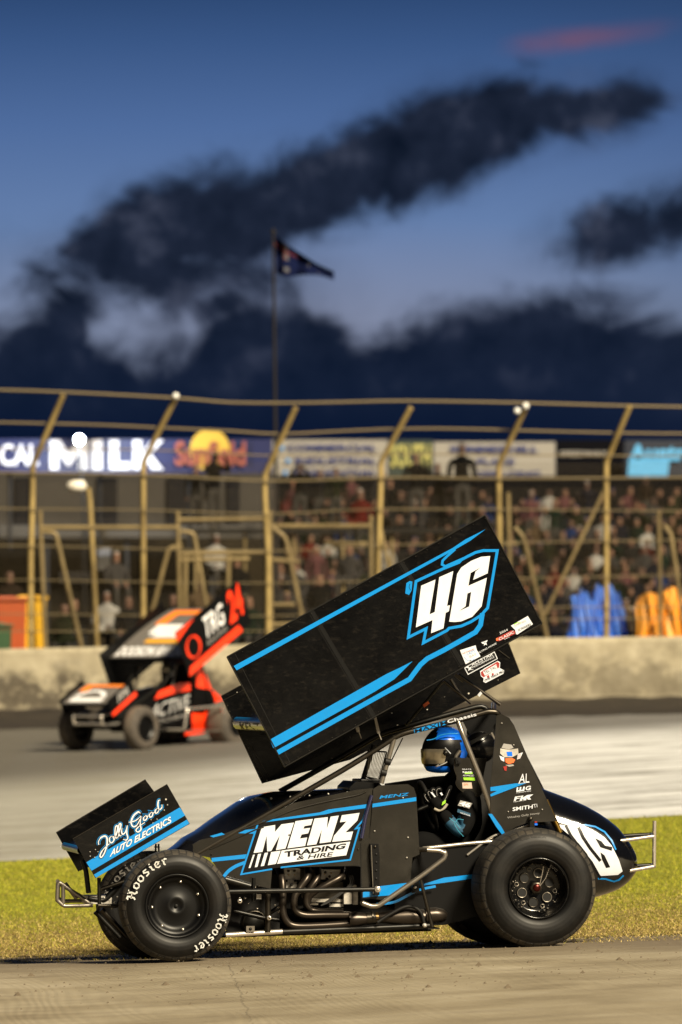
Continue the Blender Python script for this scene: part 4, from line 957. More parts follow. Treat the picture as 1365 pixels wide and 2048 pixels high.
mb.lathe([(0, -.06), (.085, -.06), (.09, -.03), (.09, .1)], M_SAT, P(*zE((700, 1500)), -.05), 28); mb.lathe([(.07, -.075), (.078, -.075), (.078, -.05)], M_GUN, P(*zE((700, 1500)), -.05), 28)
for q in ((1160, 1220), (1165, 1300), (550, 1060), (455, 1055), (450, 1120)): bolt(mb, P(*zE(q), -.3), .006, M_CHR)
mb.plate(zE((440, 1000), (1050, 980), (1050, 1300), (440, 1320)), -.03, M_CHAR, .05)
mb.build('front_brake_and_torsion_arm', car)
# seat with head surround
mb = MB()
seat = catmull([Vector((*zD(p), 0)) for p in ((560,600),(545,760),(590,900),(570,1000),(640,1100),(760,1160),(960,1180),(1000,900),(1060,600))], 4)
mb.plate([(p.x, p.y) for p in seat], -.21, M_CARB, .03, M_GUN); mb.plate([(p.x+4, p.y) for p in seat], .18, M_CHAR, .03)
ys = -.214
mb.stroke([(p.x, p.y) for p in seat[:26]], 2.2, ys-.002, M_GUN)
mb.decal(zD((685, 905), (860, 905), (870, 955), (695, 945)), ys-.001, M_LIME); mb.decal(zD((705, 820), (830, 820), (835, 850), (712, 850)), ys-.001, M_LIME)
mb.tx('ADVANCED', zD((680, 885), (850, 890), (850, 862), (680, 860)), ys-.002, M_WHT); mb.tx('RACE', zD((678, 835), (820, 838), (820, 808), (676, 806)), ys-.002, M_WHT, .02); mb.tx('SEATS', zD((670, 785), (810, 787), (810, 768), (668, 766)), ys-.002, M_WHT)
mb.decal(zD((668, 985), (815, 983), (830, 1080), (675, 1078)), ys-.001, M_PINK); mb.tx('SFI', zD((690, 1035), (760, 1035), (760, 1000), (690, 1000)), ys-.002, M_ORNG)
mb.decal(zD((560, 590), (650, 590), (640, 690), (565, 690)), ys-.02, M_CHAR); mb.plate(zD((560, 590), (655, 590), (645, 690), (565, 690)), ys-.02, M_CHAR, .02)
mb.tube([P(*zD((760, 1150)), -.20), P(*zD((760, 1150)), .19)], .03, M_CHAR, 8); mb.build('seat', car)
mb = MB(); mb.plate(zD((840, 590), (1045, 585), (1040, 690), (850, 690)), .08, M_GREYV, .004); mb.tx('motors', zD((860, 685), (1040, 685), (1040, 620), (860, 622)), .076, M_ORNG, .02)
for k in range(7): mb.decal(zD((860+k*27, 595), (876+k*27, 594), (876+k*27, 612), (860+k*27, 613)), .076, M_BLK2)
mb.plate(zD((780, 340), (1090, 190), (1165, 160), (1160, 180), (1100, 215), (800, 400)), -.1, M_SAT, .02); mb.tpx(y3(zD((1120, 200), (1175, 310)), .1), .012, M_STEEL)
mb.lathe([(0, -.03), (.09, -.03), (.10, 0), (.10, .03)], M_BLK, P(*zD((960, 430)), .0), 30)
mb.build('rear_bulkhead', car)
mb = MB()                                # steering wheel seen edge on
c0 = P(856, 1612, 0.0); vs = [c0+Vector((.05*cos(k*pi/12), .15*sin(k*pi/12), -.15*cos(k*pi/12))) for k in range(25)]
mb.tube(vs, .013, M_CHAR, 8); mb.tube([c0, c0+Vector((-.2, 0, -.08))], .014, M_SAT); mb.build('steering_wheel', car)
# ------------------------------------------------------------------ people
def skin_mesh(name, nodes, edges, mats, pick, sub=1, hi=None):
    me = bpy.data.meshes.new('s'); me.from_pydata([n[0] for n in nodes], edges, []); o = bpy.data.objects.new('s', me); COL.objects.link(o)
    md = o.modifiers.new('skin', 'SKIN'); md.use_smooth_shade = True
    sl = me.skin_vertices[0].data
    for v, n in zip(sl, nodes):
        r = n[1]; v.radius = r if hasattr(r, '__len__') else (r, r)
    sl[0].use_root = True
    s = o.modifiers.new('sub', 'SUBSURF'); s.levels = sub; s.render_levels = sub
    dg = bpy.context.evaluated_depsgraph_get(); e = o.evaluated_get(dg); out = bpy.data.meshes.new_from_object(e); out.name = name
    bpy.data.objects.remove(o); bpy.data.meshes.remove(me)
    out.materials.clear()
    for m in mats: out.materials.append(m)
    for p in out.polygons: p.material_index = pick(p.center); p.use_smooth = True
    return out
# driver --------------------------------------------------------------------
pel = P(935, 1700, 0)
drv = thing('person', 'driver in black race suit and blue helmet with a raised glove, in the black car', 'person', pel)
def q(px, py, Y): return P(px, py, Y)-pel
N = [(q(935,1700,0), (.15,.13)), (q(932,1660,0), (.16,.13)), (q(930,1620,0), (.19,.13)), (q(924,1592,0), (.15,.10)), (q(912,1565,0), (.075,.075)), (q(903,1540,0), (.075,.075)),
     (q(936,1600,-.20), .085), (q(934,1640,-.25), .065), (q(926,1672,-.27), .058), (q(905,1650,-.25), .050), (q(884,1622,-.22), .036),
     (q(930,1600,.20), .085), (q(915,1655,.26), .058), (q(880,1640,.20), .045), (q(862,1618,.14), .036),
     (q(890,1706,-.13), .095), (q(840,1680,-.15), .080), (q(780,1720,-.14), .058), (q(890,1706,.13), .095), (q(840,1680,.15), .080), (q(780,1720,.14), .058)]
E = [(0,1),(1,2),(2,3),(3,4),(4,5),(3,6),(6,7),(7,8),(8,9),(9,10),(3,11),(11,12),(12,13),(13,14),(0,15),(15,16),(16,17),(0,18),(18,19),(19,20)]
e0 = q(912, 1655, -.25)
def pk(c): return 1 if (c-e0).length < .075 and c.x < e0.x+.045 else 0
bm_ = skin_mesh('body', N, E, [M_SUIT, M_SUITB], pk, 2)
b_ = bpy.data.objects.new('body', bm_); COL.objects.link(b_); b_.parent = drv
# helmet
hc = P(891, 1503, -.0); mb = MB(); nn, kk = 40, 26; vs = []
def hshape(lon, lat, k=1.0):            # lon 0 = forward (-x)
    x = -cos(lat)*cos(lon); y = cos(lat)*sin(lon); z = sin(lat)
    X = x*.142; Zz = z*.162; Y_ = y*.122
    if x < 0: X *= 1.0+.06*(1-abs(z))
    if z < -.1: X = X-.030*(-z-.1)/.9; 
    if z < -.75: Zz = -.75*.162+(z+.75)*.162*.35
    return hc+Vector((X*k, Y_*k, Zz*k))
for i in range(kk+1):
    la = -pi/2+pi*i/kk
    for j in range(nn): vs.append(hshape(2*pi*j/nn, la))
for i in range(kk):
    for j in range(nn):
        la = -pi/2+pi*(i+.5)/kk; z = sin(la); lon = 2*pi*(j+.5)/nn; xs = -cos(la)*cos(lon)
        if z < -.52: m = M_BLUE if xs < .35 else M_BLK2
        elif z < .15: m = M_BLK2 if xs < .62 else M_BLUE
        elif z < .48: m = M_BLK2 if xs < .25 else (M_BLUE if xs > .6 else M_CHAR)
        else: m = M_BLUE if -.55 < xs-.5*(z-.5) and z < .93 else M_BLK2
        a = i*nn+j; b = i*nn+(j+1) % nn; o = (a, b, b+nn, a+nn)
        base = len(mb.v) if (i == 0 and j == 0) else 0
        if i == 0 and j == 0: mb.v += vs
        mb.f.append(o); mb.mi.append(mb.mid(m)); mb.sm.append(True)
hel = mb.build('helmet', drv)
mb = MB(); vs = []; n1, n2 = 20, 6
for i in range(n2+1):
    for j in range(n1+1): vs.append(hshape(radians(-84+168*j/n1), math.asin(-.46+.56*i/n2), 1.035))
mb.add(vs, [(i*(n1+1)+j, i*(n1+1)+j+1, (i+1)*(n1+1)+j+1, (i+1)*(n1+1)+j) for i in range(n2) for j in range(n1)], M_GLASS, True); vz = mb.build('visor', hel)
mb = MB()
p = P(*zD((408, 520)), -.135); mb.lathe([(0, -.012), (.016, -.010), (.018, 0)], M_SAT, p, 14)
mb.tube([P(*zD((398, 435)), -.139), P(*zD((485, 530)), -.139)], .0035, M_WHT, 6)
mb.tube(catmull([P(*zD(t), -.132) for t in ((110, 320), (220, 300), (330, 240), (470, 215), (610, 215))], 4), .004, M_CYAN, 5)
mb.tube(catmull([P(*zD(t), -.120) for t in ((300, 700), (250, 740), (380, 690), (430, 660))], 3), .004, M_GREYV, 5)
mb.build('visor_mount', hel)
mb = MB(); mb.tube(catmull([P(*zD(t), -.125) for t in ((640, 480), (580, 560), (560, 620))], 4), .012, M_STEEL, 8); mb.tube(catmull([P(*zD(t), -.10) for t in ((500, 600), (560, 760), (600, 900))], 4), .035, M_SUIT, 8); mb.build('head_restraint', drv)
# glove: palm, four fingers of different length and a thumb
mb = MB(); Yh = -.235
pm = [P(*zD(t), Yh) for t in ((330, 1400), (290, 1340), (240, 1270), (215, 1215))]
mb.tube(catmull(pm, 4), [.030]*4+[.038]*4+[.040]*4+[.034], M_SUIT, 12)
for k, (pts, r) in enumerate(((((165,1310),(110,1260),(75,1200),(85,1175),(110,1190)), .0105), (((190,1270),(140,1190),(125,1140),(150,1125),(175,1150)), .0115), (((230,1240),(190,1130),(195,1095),(225,1095),(250,1140)), .012), (((290,1260),(260,1150),(270,1095),(310,1080),(340,1130)), .0115), (((360,1300),(410,1220),(455,1110),(500,1030)), .0125))):
    c = catmull([P(*zD(t), Yh-.022+.012*abs(k-2)) for t in pts], 4); mb.tube(c, [r*1.1]*(len(c)-2)+[r*.85, r*.5], M_SUIT, 9)
    mb.tube([v+Vector((0, -r*1.05, 0)) for v in c[:len(c)-3]], .0016, M_GREYV, 4)
f = lambda x, y: P(x, y, Yh-.048)
mb.add([f(*t) for t in zD((165, 1135), (200, 1140), (255, 1210), (235, 1215))], [(0,1,2,3)], M_WHT); mb.add([f(*t) for t in zD((315, 1150), (345, 1140), (365, 1180), (345, 1190))], [(0,1,2,3)], M_WHT)
mb.add([f(*t) for t in zD((360, 1290), (410, 1255), (405, 1310), (345, 1345))], [(0,1,2,3)], M_LIME)
mb.tube(catmull([P(*zD(t), Yh-.02) for t in ((225, 1395), (300, 1425), (380, 1390), (432, 1320))], 4), .009, mat('cream_cuff', (.30,.27,.21), .8), 8)
mb.build('glove', drv)
mb = MB(); mb.plate(zD((600, 1345), (640, 1265), (830, 1310), (780, 1395)), -.30, M_GREYV, .003); mb.tx('46', zD((615, 1340), (780, 1385), (820, 1315), (655, 1270)), -.304, M_WHT, .05); mb.build('sleeve_badge', drv)
mb = MB(); mb.plate(zD((600, 1400), (800, 1470), (800, 1520), (590, 1450)), -.30, M_SUITB, .004); mb.tx('RACEWEAR', zD((640, 1470), (790, 1520), (795, 1495), (645, 1448)), -.305, M_WHT); mb.build('sleeve_band', drv)
mb = MB()
for pts in (((690, 1570), (600, 1560), (560, 1610), (470, 1540)), ((540, 1620), (590, 1720), (690, 1835)), ((560, 1610), (640, 1700))): mb.stroke([zD(p) for p in pts], 1.0, -.325, mat('teal_piping', (.02,.25,.38), .6), smooth=3)
mb.build('sleeve_piping', drv)
# crowd figures ----------------------------------------------------------------
def figure(pose):
    """unit adult facing -y, pelvis root; nodes in metres"""
    V = Vector
    if pose in ('sit', 'sit2', 'sitarm'):
        hp = .45; N = [(V((0,0,hp)), (.15,.12)), (V((0,-.01,hp+.22)), (.15,.11)), (V((0,-.02,hp+.42)), (.18,.11)), (V((0,-.02,hp+.53)), (.07,.07)), (V((0,-.03,hp+.62)), (.075,.085)), (V((0,-.04,hp+.72)), (.085,.10)), (V((0,-.03,hp+.80)), (.065,.075))]
        E = [(i, i+1) for i in range(6)]
        for s in (-1, 1):
            k = len(N)
            if pose == 'sit': arm = [(V((s*.21,-.02,hp+.42)), .065), (V((s*.26,-.10,hp+.17)), .052), (V((s*.12,-.32,hp+.10)), .038), (V((s*.08,-.38,hp+.10)), .04)]
            elif pose == 'sit2': arm = [(V((s*.21,-.02,hp+.42)), .065), (V((s*.27,.0,hp+.16)), .052), (V((s*.22,-.26,hp+.08)), .038), (V((s*.2,-.34,hp+.07)), .04)]
            else: arm = [(V((s*.21,-.02,hp+.42)), .065), (V((s*.27,-.14,hp+.28)), .052), (V((s*.10,-.20,hp+.50)), .038), (V((s*.06,-.20,hp+.58)), .04)]
            N += arm; E += [(2, k), (k, k+1), (k+1, k+2), (k+2, k+3)]; k = len(N)
            N += [(V((s*.10,-.10,hp)), .10), (V((s*.13,-.45,hp+.02)), .075), (V((s*.13,-.46,.10)), .05), (V((s*.13,-.56,.04)), .04)]; E += [(0, k), (k, k+1), (k+1, k+2), (k+2, k+3)]
        top = hp+.86
    else:
        hp = .92; N = [(V((0,0,hp)), (.15,.11)), (V((0,0,hp+.22)), (.145,.10)), (V((0,0,hp+.44)), (.18,.11)), (V((0,-.01,hp+.55)), (.07,.07)), (V((0,-.02,hp+.64)), (.075,.085)), (V((0,-.03,hp+.74)), (.085,.10)), (V((0,-.02,hp+.82)), (.065,.075))]
        E = [(i, i+1) for i in range(6)]
        for s in (-1, 1):
            k = len(N)
            if pose == 'photo': arm = [(V((s*.22,-.02,hp+.44)), .07), (V((s*.32,-.16,hp+.36)), .055), (V((s*.12,-.28,hp+.66)), .04), (V((s*.07,-.26,hp+.72)), .042)]
            else: arm = [(V((s*.22,-.01,hp+.43)), .07), (V((s*.27,.02,hp+.14)), .053), (V((s*.25,-.10,hp-.08)), .038), (V((s*.24,-.12,hp-.17)), .04)]
            N += arm; E += [(2, k), (k, k+1), (k+1, k+2), (k+2, k+3)]; k = len(N)
            N += [(V((s*.10,0,hp-.08)), .11), (V((s*.11,-.02,.50)), .075), (V((s*.12,.02,.10)), .05), (V((s*.12,-.12,.04)), .04)]; E += [(0, k), (k, k+1), (k+1, k+2), (k+2, k+3)]
        top = hp+.88
    neck = hp+.56
    def pick(c):
        if c.z > neck+.01 and abs(c.x) < .14 and (pose != 'photo' or c.y > -.17):
            return 2 if (c.z > top-.10 or c.y > .015) else 1
        if pose == 'sit' and c.y < -.31 and c.z > hp+.04 and c.z < hp+.2 and abs(c.x) < .14: return 1
        if c.z < hp+.02 and (abs(c.x) < .24) and not (pose in ('stand',) and abs(c.x) > .19): return 3
        if pose == 'stand' and c.z < hp-.12 and abs(c.x) > .19: return 1
        if c.z < .09: return 3
        return 0
    return skin_mesh('spectator', N, E, [mat('c0', (.1,.1,.1), .85), mat('c1', (.45,.25,.16), .6), mat('c2', (.02,.015,.01), .8), mat('c3', (.02,.02,.03), .85)], pick, 1)
FIG = {p: figure(p) for p in ('sit', 'sit2', 'sitarm', 'stand', 'photo')}
TOPS = {k: tuple(x*(.16 if k != 'white' else .36) for x in v) for k, v in {'black': (.008,.008,.009), 'charcoal': (.03,.03,.032), 'navy': (.012,.018,.05), 'brown': (.06,.035,.02), 'grey': (.16,.15,.15), 'white': (.62,.60,.56), 'red': (.35,.03,.02), 'blue': (.03,.09,.35), 'pink': (.40,.16,.17), 'tan': (.33,.22,.12), 'olive': (.05,.06,.025), 'dark green': (.012,.05,.03)}.items()}  # clothing darkened, standing in for weaker light on the crowd
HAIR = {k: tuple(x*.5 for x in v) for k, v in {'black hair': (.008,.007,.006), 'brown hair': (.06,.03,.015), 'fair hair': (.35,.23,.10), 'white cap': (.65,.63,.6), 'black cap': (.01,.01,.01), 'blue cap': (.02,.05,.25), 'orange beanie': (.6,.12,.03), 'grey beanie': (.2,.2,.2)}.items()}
SKIN = [(.15,.075,.045), (.10,.05,.032), (.18,.10,.07), (.06,.03,.02)]  # skin tones lowered the same way for the dimly lit crowd
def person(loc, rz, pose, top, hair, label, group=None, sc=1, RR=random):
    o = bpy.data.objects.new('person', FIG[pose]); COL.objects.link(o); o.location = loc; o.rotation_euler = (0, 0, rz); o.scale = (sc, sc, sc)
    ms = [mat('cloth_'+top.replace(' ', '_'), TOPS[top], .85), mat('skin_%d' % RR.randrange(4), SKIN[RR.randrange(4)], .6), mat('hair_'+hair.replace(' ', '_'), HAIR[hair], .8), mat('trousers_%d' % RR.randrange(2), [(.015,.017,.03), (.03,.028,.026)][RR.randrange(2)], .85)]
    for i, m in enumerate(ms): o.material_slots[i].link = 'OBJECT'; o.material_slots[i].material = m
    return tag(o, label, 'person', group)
ORD = ['first','second','third','fourth','fifth','sixth','seventh','eighth','ninth','tenth','eleventh','twelfth','thirteenth','fourteenth','fifteenth','sixteenth','seventeenth','eighteenth','nineteenth','twentieth','twenty-first','twenty-second','twenty-third','twenty-fourth','twenty-fifth','twenty-sixth','twenty-seventh','twenty-eighth','twenty-ninth','thirtieth']
# ------------------------------------------------------------------ wall
def gd(px, d): return gsd((px-682.5)/FP*d, d)
def concrete_fn(g, b):
    c = oc(g); s = g.sep(c); q = g.v('DOT_PRODUCT', c, tuple(RT))
    n = g.noise(c, 2.2, 7, .7); n2 = g.noise(g.comb(q, g.m('MULTIPLY', s[2], 1.2), 0), 1.7, 7, .75)
    h = g.m('SUBTRACT', s[2], g.m('MULTIPLY_ADD', q, .0285, 1.17))       # height above the foot of the wall
    col = g.ramp(n, [(.25, (.20,.17,.11)), (.5, (.33,.29,.20)), (.75, (.48,.43,.32))])
    sp = g.m('MULTIPLY', g.rng(g.m('SUBTRACT', n2, g.m('MULTIPLY', h, .22)), .24, .42, 0, 1, 'SMOOTHSTEP'), g.rng(h, 1.25, .8, 0, 1))
    sp = g.m('MULTIPLY', sp, g.rng(q, 1.5, -2.5, .55, 1))
    col = g.mix(g.m('MULTIPLY', sp, .9), col, (.045,.035,.024,1))
    g.put(b.inputs['Base Color'], col); bump(g, b, n, .05, .6)
M_CONC = mat('weathered_concrete', rough=.85, fn=concrete_fn)
mb = MB(); prof = [(-.12, -.25), (-.06, .12), (0, .25), (.03, 1.22), (.07, 1.30), (.26, 1.30), (.30, -.25)]
xs = list(range(-6000, 8001, 200)); vs = []
for x in xs:
    s = (x-682.5)/FP*104
    for dd, h in prof:
        p = sd2w(s, 104+dd, 0); zz = gsd(s, 104); p.z = zz+h+.02*sin(x*.013); vs.append(p)
k = len(prof); mb.add(vs, [(i*k+j, (i+1)*k+j, (i+1)*k+j+1, i*k+j+1) for i in range(len(xs)-1) for j in range(k-1)], M_CONC)
tag(mb.build('concrete_wall', bevel=.02), 'long weathered concrete crash wall splashed with mud behind the track', 'wall')
# muddy berm at the foot of the wall
mb = MB(); vs = []; R = random.Random(4)
M_MUD = mat('wet_clay', rough=.8, fn=dusty((.012,.008,.005), (.045,.032,.018), .7, 1.6, .06))
for i, x in enumerate(range(-3000, 5001, 40)):
    s = (x-682.5)/FP*101
    for d_, h in ((97.0+.9*R.random(), -.03), (100.0, .03+.03*R.random()), (102.0, .05+.05*R.random()), (103.4, .10+.07*R.random()), (103.93, .16+.05*R.random())):
        vs.append(sd2w(s, d_, gsd(s, d_)+h+.008))
n_ = len(vs)//5; mb.add(vs, [(i*5+j, (i+1)*5+j, (i+1)*5+j+1, i*5+j+1) for i in range(n_-1) for j in range(4)], M_MUD, True); struct(mb.build('mud_bank'))
# ------------------------------------------------------------------ catch fence
M_POST = mat('yellowed_galvanised_post', (.42,.30,.12), .45, .3, fn=dusty((.42,.31,.12), (.07,.045,.018), .9, 1.1))
M_CABLE = mat('wire_rope', (.21,.165,.09), .5, .4)
fence = thing('catch_fence', 'tall catch fence of bent yellowish posts and wire ropes on the concrete wall', 'fence', gpt(682, 104.6))
FX = [(-180,-176,-112,925,785),(62,66,127,930,790),(287,287,352,925,795),(537,530,592,950,815),(757,762,822,925,815),(1000,998,1052,930,815),(1213,1213,1260,925,812),(1440,1438,1490,930,815)]
for i, (xb, xm, xt, ym, yt) in enumerate(FX):
    mb = MB(); pts = [D(xb, 1310, 104.7), D(xb, 1120, 104.7), D(xm, ym+40, 104.7), D(xm+6, ym-6, 104.62), D(xt, yt, 104.25)]
    pts = [pts[0], pts[1], pts[2]]+bez_round([pts[2], D(xm, ym, 104.7), pts[4]], .25)[1:]
    mb.tube(pts, .052, M_POST, 10); po = mb.build('post', fence)
    for yy in range(960, 1290, 90): pass
    if i in (2, 5):
        mb = MB(); mb.lathe([(0,-.05),(.05,-.04),(.06,0),(.05,.05),(0,.06)], mat('white_lamp_cap', (.85,.85,.82), .2), D(xt, yt-3, 104.15), 10)
        if i == 5: mb.lathe([(0,-.05),(.05,-.04),(.06,0),(.05,.05),(0,.06)], MATS['white_lamp_cap'], D(xt-17, yt+7, 104.15), 10)
        mb.build('lamp_cap', po)
CAB = [[(-200,775),(0,780),(120,784),(350,796),(460,805),(590,806),(700,804),(820,802),(1050,806),(1260,812),(1500,816)],
       [(-200,842),(0,845),(200,850),(330,856),(460,862),(560,868),(690,862),(800,858),(930,858),(1230,866),(1500,868)],
       [(-200,896),(80,898),(300,900),(560,912),(790,908),(1000,910),(1365,912),(1500,912)], [(-200,942),(80,946),(300,950),(540,962),(780,955),(1000,957),(1365,955),(1500,955)],
       [(-200,1014),(80,1018),(300,1020),(540,1028),(780,1018),(1365,1022),(1500,1022)], [(-200,1090),(80,1092),(540,1102),(780,1090),(1365,1080),(1500,1080)], [(-200,1160),(80,1160),(540,1166),(1365,1150),(1500,1150)],
       [(-200,1228),(80,1228),(540,1232),(1000,1216),(1365,1214),(1500,1214)], [(-200,1262),(540,1262),(1000,1242),(1365,1236),(1500,1236)]]
for i, c in enumerate(CAB):
    mb = MB(); mb.tube(catmull([D(x, y, 104.45 if i == 0 else 104.6) for x, y in c], 3), (.026, .022, .015, .018, .012, .011, .010, .010, .010)[i], M_CABLE, 6); mb.build('wire_rope', fence)
# tube frames behind the wall
M_PIPE = mat('painted_rail_pipe', (.50,.38,.17), .5, .2, fn=dusty((.28,.21,.095), (.07,.048,.02), .8, 1.5))
def frame(name, label, d, pipes, r=.04, cat='railing', grp=None):
    t = thing(name, label, cat, D(pipes[0][0][0], 1290, d), grp)
    for pts in pipes:
        mb = MB(); mb.tube(bez_round([D(x, y, d) for x, y in pts], .35), r, M_PIPE, 8); mb.build('pipe', t)
    return t
frame('railing_frame', 'pipe frame with braced leg behind the wall, right of the bins', 107, [[(80,1022),(92,1300)], [(85,1055),(356,1055)], [(85,1063),(112,1065),(165,1300)]], .042)
frame('railing_frame', 'double pipe frame behind the red race car under the standing photographer', 108, [[(356,1022),(362,1300)], [(358,1040),(530,1038)], [(300,1240),(338,1096),(365,1092)], [(362,1062),(388,1066),(420,1250)], [(362,1108),(530,1104)], [(372,1110),(370,1235)], [(458,1108),(456,1240)], [(362,1120),(500,1118)]], .042)
frame('railing_frame', 'ladder-like pipe frame with a long braced leg beside the third tall fence post', 106.5, [[(540,1022),(543,1300)], [(540,1052),(742,1052)], [(545,1055),(572,1075),(616,1290)], [(545,1120),(600,1124)], [(545,1210),(590,1210)], [(540,1250),(745,1245)]], .045)
frame('railing_frame', 'narrow pipe upright with slanting brace in front of the crowd left of centre', 106.8, [[(742,1030),(745,1300)], [(762,1060),(788,1180)], [(650,1085),(735,1088)]], .042)
frame('railing_frame', 'slanted pipe brace seen just right of the top wing', 106.5, [[(1017,985),(1022,1300)], [(1030,1055),(1048,1075),(1098,1290)], [(1010,1088),(1036,1088)]], .042)
frame('railing_frame', 'thin pipe brace crossing in front of the crowd beside the blue covers', 110, [[(1212,975),(1090,1230)]], .036)
frame('railing_frame', 'pipe upright with slanting brace in front of the orange cover', 106.5, [[(1318,1022),(1322,1300)], [(1328,1050),(1342,1068),(1375,1290)]], .042)
M_MESH = mat('rusty_wire', (.09,.068,.035), .6)
mb = MB()
for i in range(-16, 190):
    px = i*10.0; a = D(px, 1262, 104.72); b = D(px, 925, 104.72); mb.tube([a, b], .0035, M_MESH, 3, cap=False)
for j in range(34): y = 930+j*10; mb.tube([D(-160, y, 104.72), D(1890, y, 104.72)], .0035, M_MESH, 3, cap=False)
mb.build('wire_mesh', fence)
# lamps
M_LAMPW = mat('lamp_housing', (.80,.76,.66), .4)
lp = thing('lamp_post', 'slim lamp post with a white boxy lamp head behind the wall at left', 'lamp', D(195, 1290, 109))
mb = MB(); mb.tube([D(195, 1300, 109), D(187, 1120, 109), D(180, 1000, 109), D(177, 976, 109)], .048, M_POST, 8); mb.build('pole', lp)
mb = MB(); c = D(155, 972, 108.9); mb.lathe([(0,-.20),(.07,-.18),(.12,-.05),(.11,.12),(.05,.17),(0,.18)], M_LAMPW, c, 14, 'x'); mb.build('lamp_head', lp)
lp = thing('floodlight', 'glaring white floodlight in front of the MILK banner', 'floodlight', D(158, 1060, 144))
mb = MB(); mb.tube([D(170, 1320, 144), D(168, 1000, 144), D(158, 890, 144)], .035, M_CHAR, 8); mb.build('pole', lp)
mb = MB(); mb.lathe([(0,-.15),(.14,-.12),(.15,.02),(0,.02)], M_CHAR, D(158, 880, 144), 16); mb.lathe([(0,-.152),(.10,-.150)], mat('lit_lens', (1,1,1), .5, emit=(.82,.90,1), estr=400), D(158, 880, 144)-Vector((0,.02,0)), 16); mb.build('lamp_head', lp)
sp = bpy.data.lights.new('floodlight_beam', 'POINT'); so = bpy.data.objects.new('floodlight_beam', sp); COL.objects.link(so); sp.energy = 800; sp.color = (.75,.85,1); sp.shadow_soft_size = .12; so.parent = lp; so.location = D(158, 882, 143.6)-lp.location
# ------------------------------------------------------------------ bins and covers
def bin_(px, top, d, m, label):
    mb = MB(); w = .29; b0 = D(px, 1290, d); z0 = gd(px, d); zt = D(px, top, d).z
    for (zz0, zz1, a, bq) in ((z0, zt-.10, .22, .27),):
        vs = [Vector((b0.x+sx*q, b0.y+sy*q, z)) for z, q in ((zz0, a), (zz1, bq)) for sx, sy in ((-1,-1),(1,-1),(1,1),(-1,1))]
        mb.add(vs, [(0,1,5,4),(1,2,6,5),(2,3,7,6),(3,0,4,7),(0,3,2,1),(4,5,6,7)], m)
    for k in range(3): mb.box((b0.x-.12+.12*k, b0.y-.255, (z0+zt)/2), (.03, .02, (zt-z0)*.6), m)
    t = mb.build('wheelie_bin', bevel=.02); tag(t, label, 'bin')
    mb = MB(); mb.box((b0.x, b0.y-.01, zt-.06), (.60, .62, .06), m); mb.box((b0.x, b0.y+.3, zt-.04), (.40, .06, .08), m); mb.build('lid', t, bevel=.015)
    mb = MB(); mb.lathe([(0,-.03),(.09,-.03),(.09,.03),(0,.03)], M_CHAR, (b0.x-.22, b0.y+.2, z0+.09), 14, 'x'); mb.build('wheel', t)
bin_(22, 1192, 107.4, mat('red_bin_plastic', (.42,.07,.012), .5), 'red wheelie bin behind the wall at the far left')
bin_(62, 1190, 107.6, mat('yellow_bin_plastic', (.75,.42,.01), .5), 'yellow wheelie bin behind the wall beside the red one')
bin_(-8, 1245, 106.6, mat('green_bin_plastic', (.03,.08,.03), .5), 'dark green bin at the left edge in front of the red bin')
def cover(x0, x1, y0, d, m, label, n=40, seed=1):
    R = random.Random(seed); vs = []; rows = 8; fs = []
    zb = gd((x0+x1)/2, d)+.95; ph = R.random()*6
    for i in range(n+1):
        u = i/n; x = x0+(x1-x0)*u
        zt = D(x, y0+(52*abs(u-.38)**1.3)+4*sin(u*17+ph), d).z
        for j in range(rows+1):
            v = j/rows; z = zt*(1-v)+zb*v; y = d-.05-.35*v**.8-.05*sin(u*34+ph+v*2)*(.3+v)-.03*sin(u*71+ph)
            xx = (x0+x1)/2+(x-(x0+x1)/2)*(.84+.16*v**.7)-(1-v)*10*sin(ph)+5*sin(v*7+u*9+ph); z += .03*sin(u*23+v*9+ph); s = (xx-682.5)/FP*d; p = sd2w(s, y, z); vs.append(p)
    for i in range(n):
        for j in range(rows): k = rows+1; fs.append((i*k+j, i*k+j+1, (i+1)*k+j+1, (i+1)*k+j))
    mb = MB(); mb.add(vs, fs, m, True)
    back = [v+FH*.8 for v in vs]; o = len(vs); k = rows+1
    mb.add(vs+back, [(i*k, (i+1)*k, (i+1)*k+o, i*k+o) for i in range(n)]+[tuple(range(k)) +tuple(range(o+k-1, o-1, -1)), tuple(n*k+q for q in range(k))+tuple(o+n*k+q for q in range(k-1, -1, -1))], m, True)
    return tag(mb.build('draped_cover'), label, 'cover')
M_BC = mat('blue_tarpaulin', (.02,.14,.62), .45); M_OC = mat('orange_tarpaulin', (.85,.34,.01), .45)
cover(1134, 1194, 1180, 107.2, M_BC, 'bright blue draped cover on the wall, left one of the two blue ones', seed=2)
cover(1186, 1262, 1168, 107.6, M_BC, 'bright blue draped cover with white streaks, right one of the two blue ones', seed=3)
cover(1262, 1430, 1180, 107.0, M_OC, 'orange draped cover on the wall at the right edge', 60, seed=5)
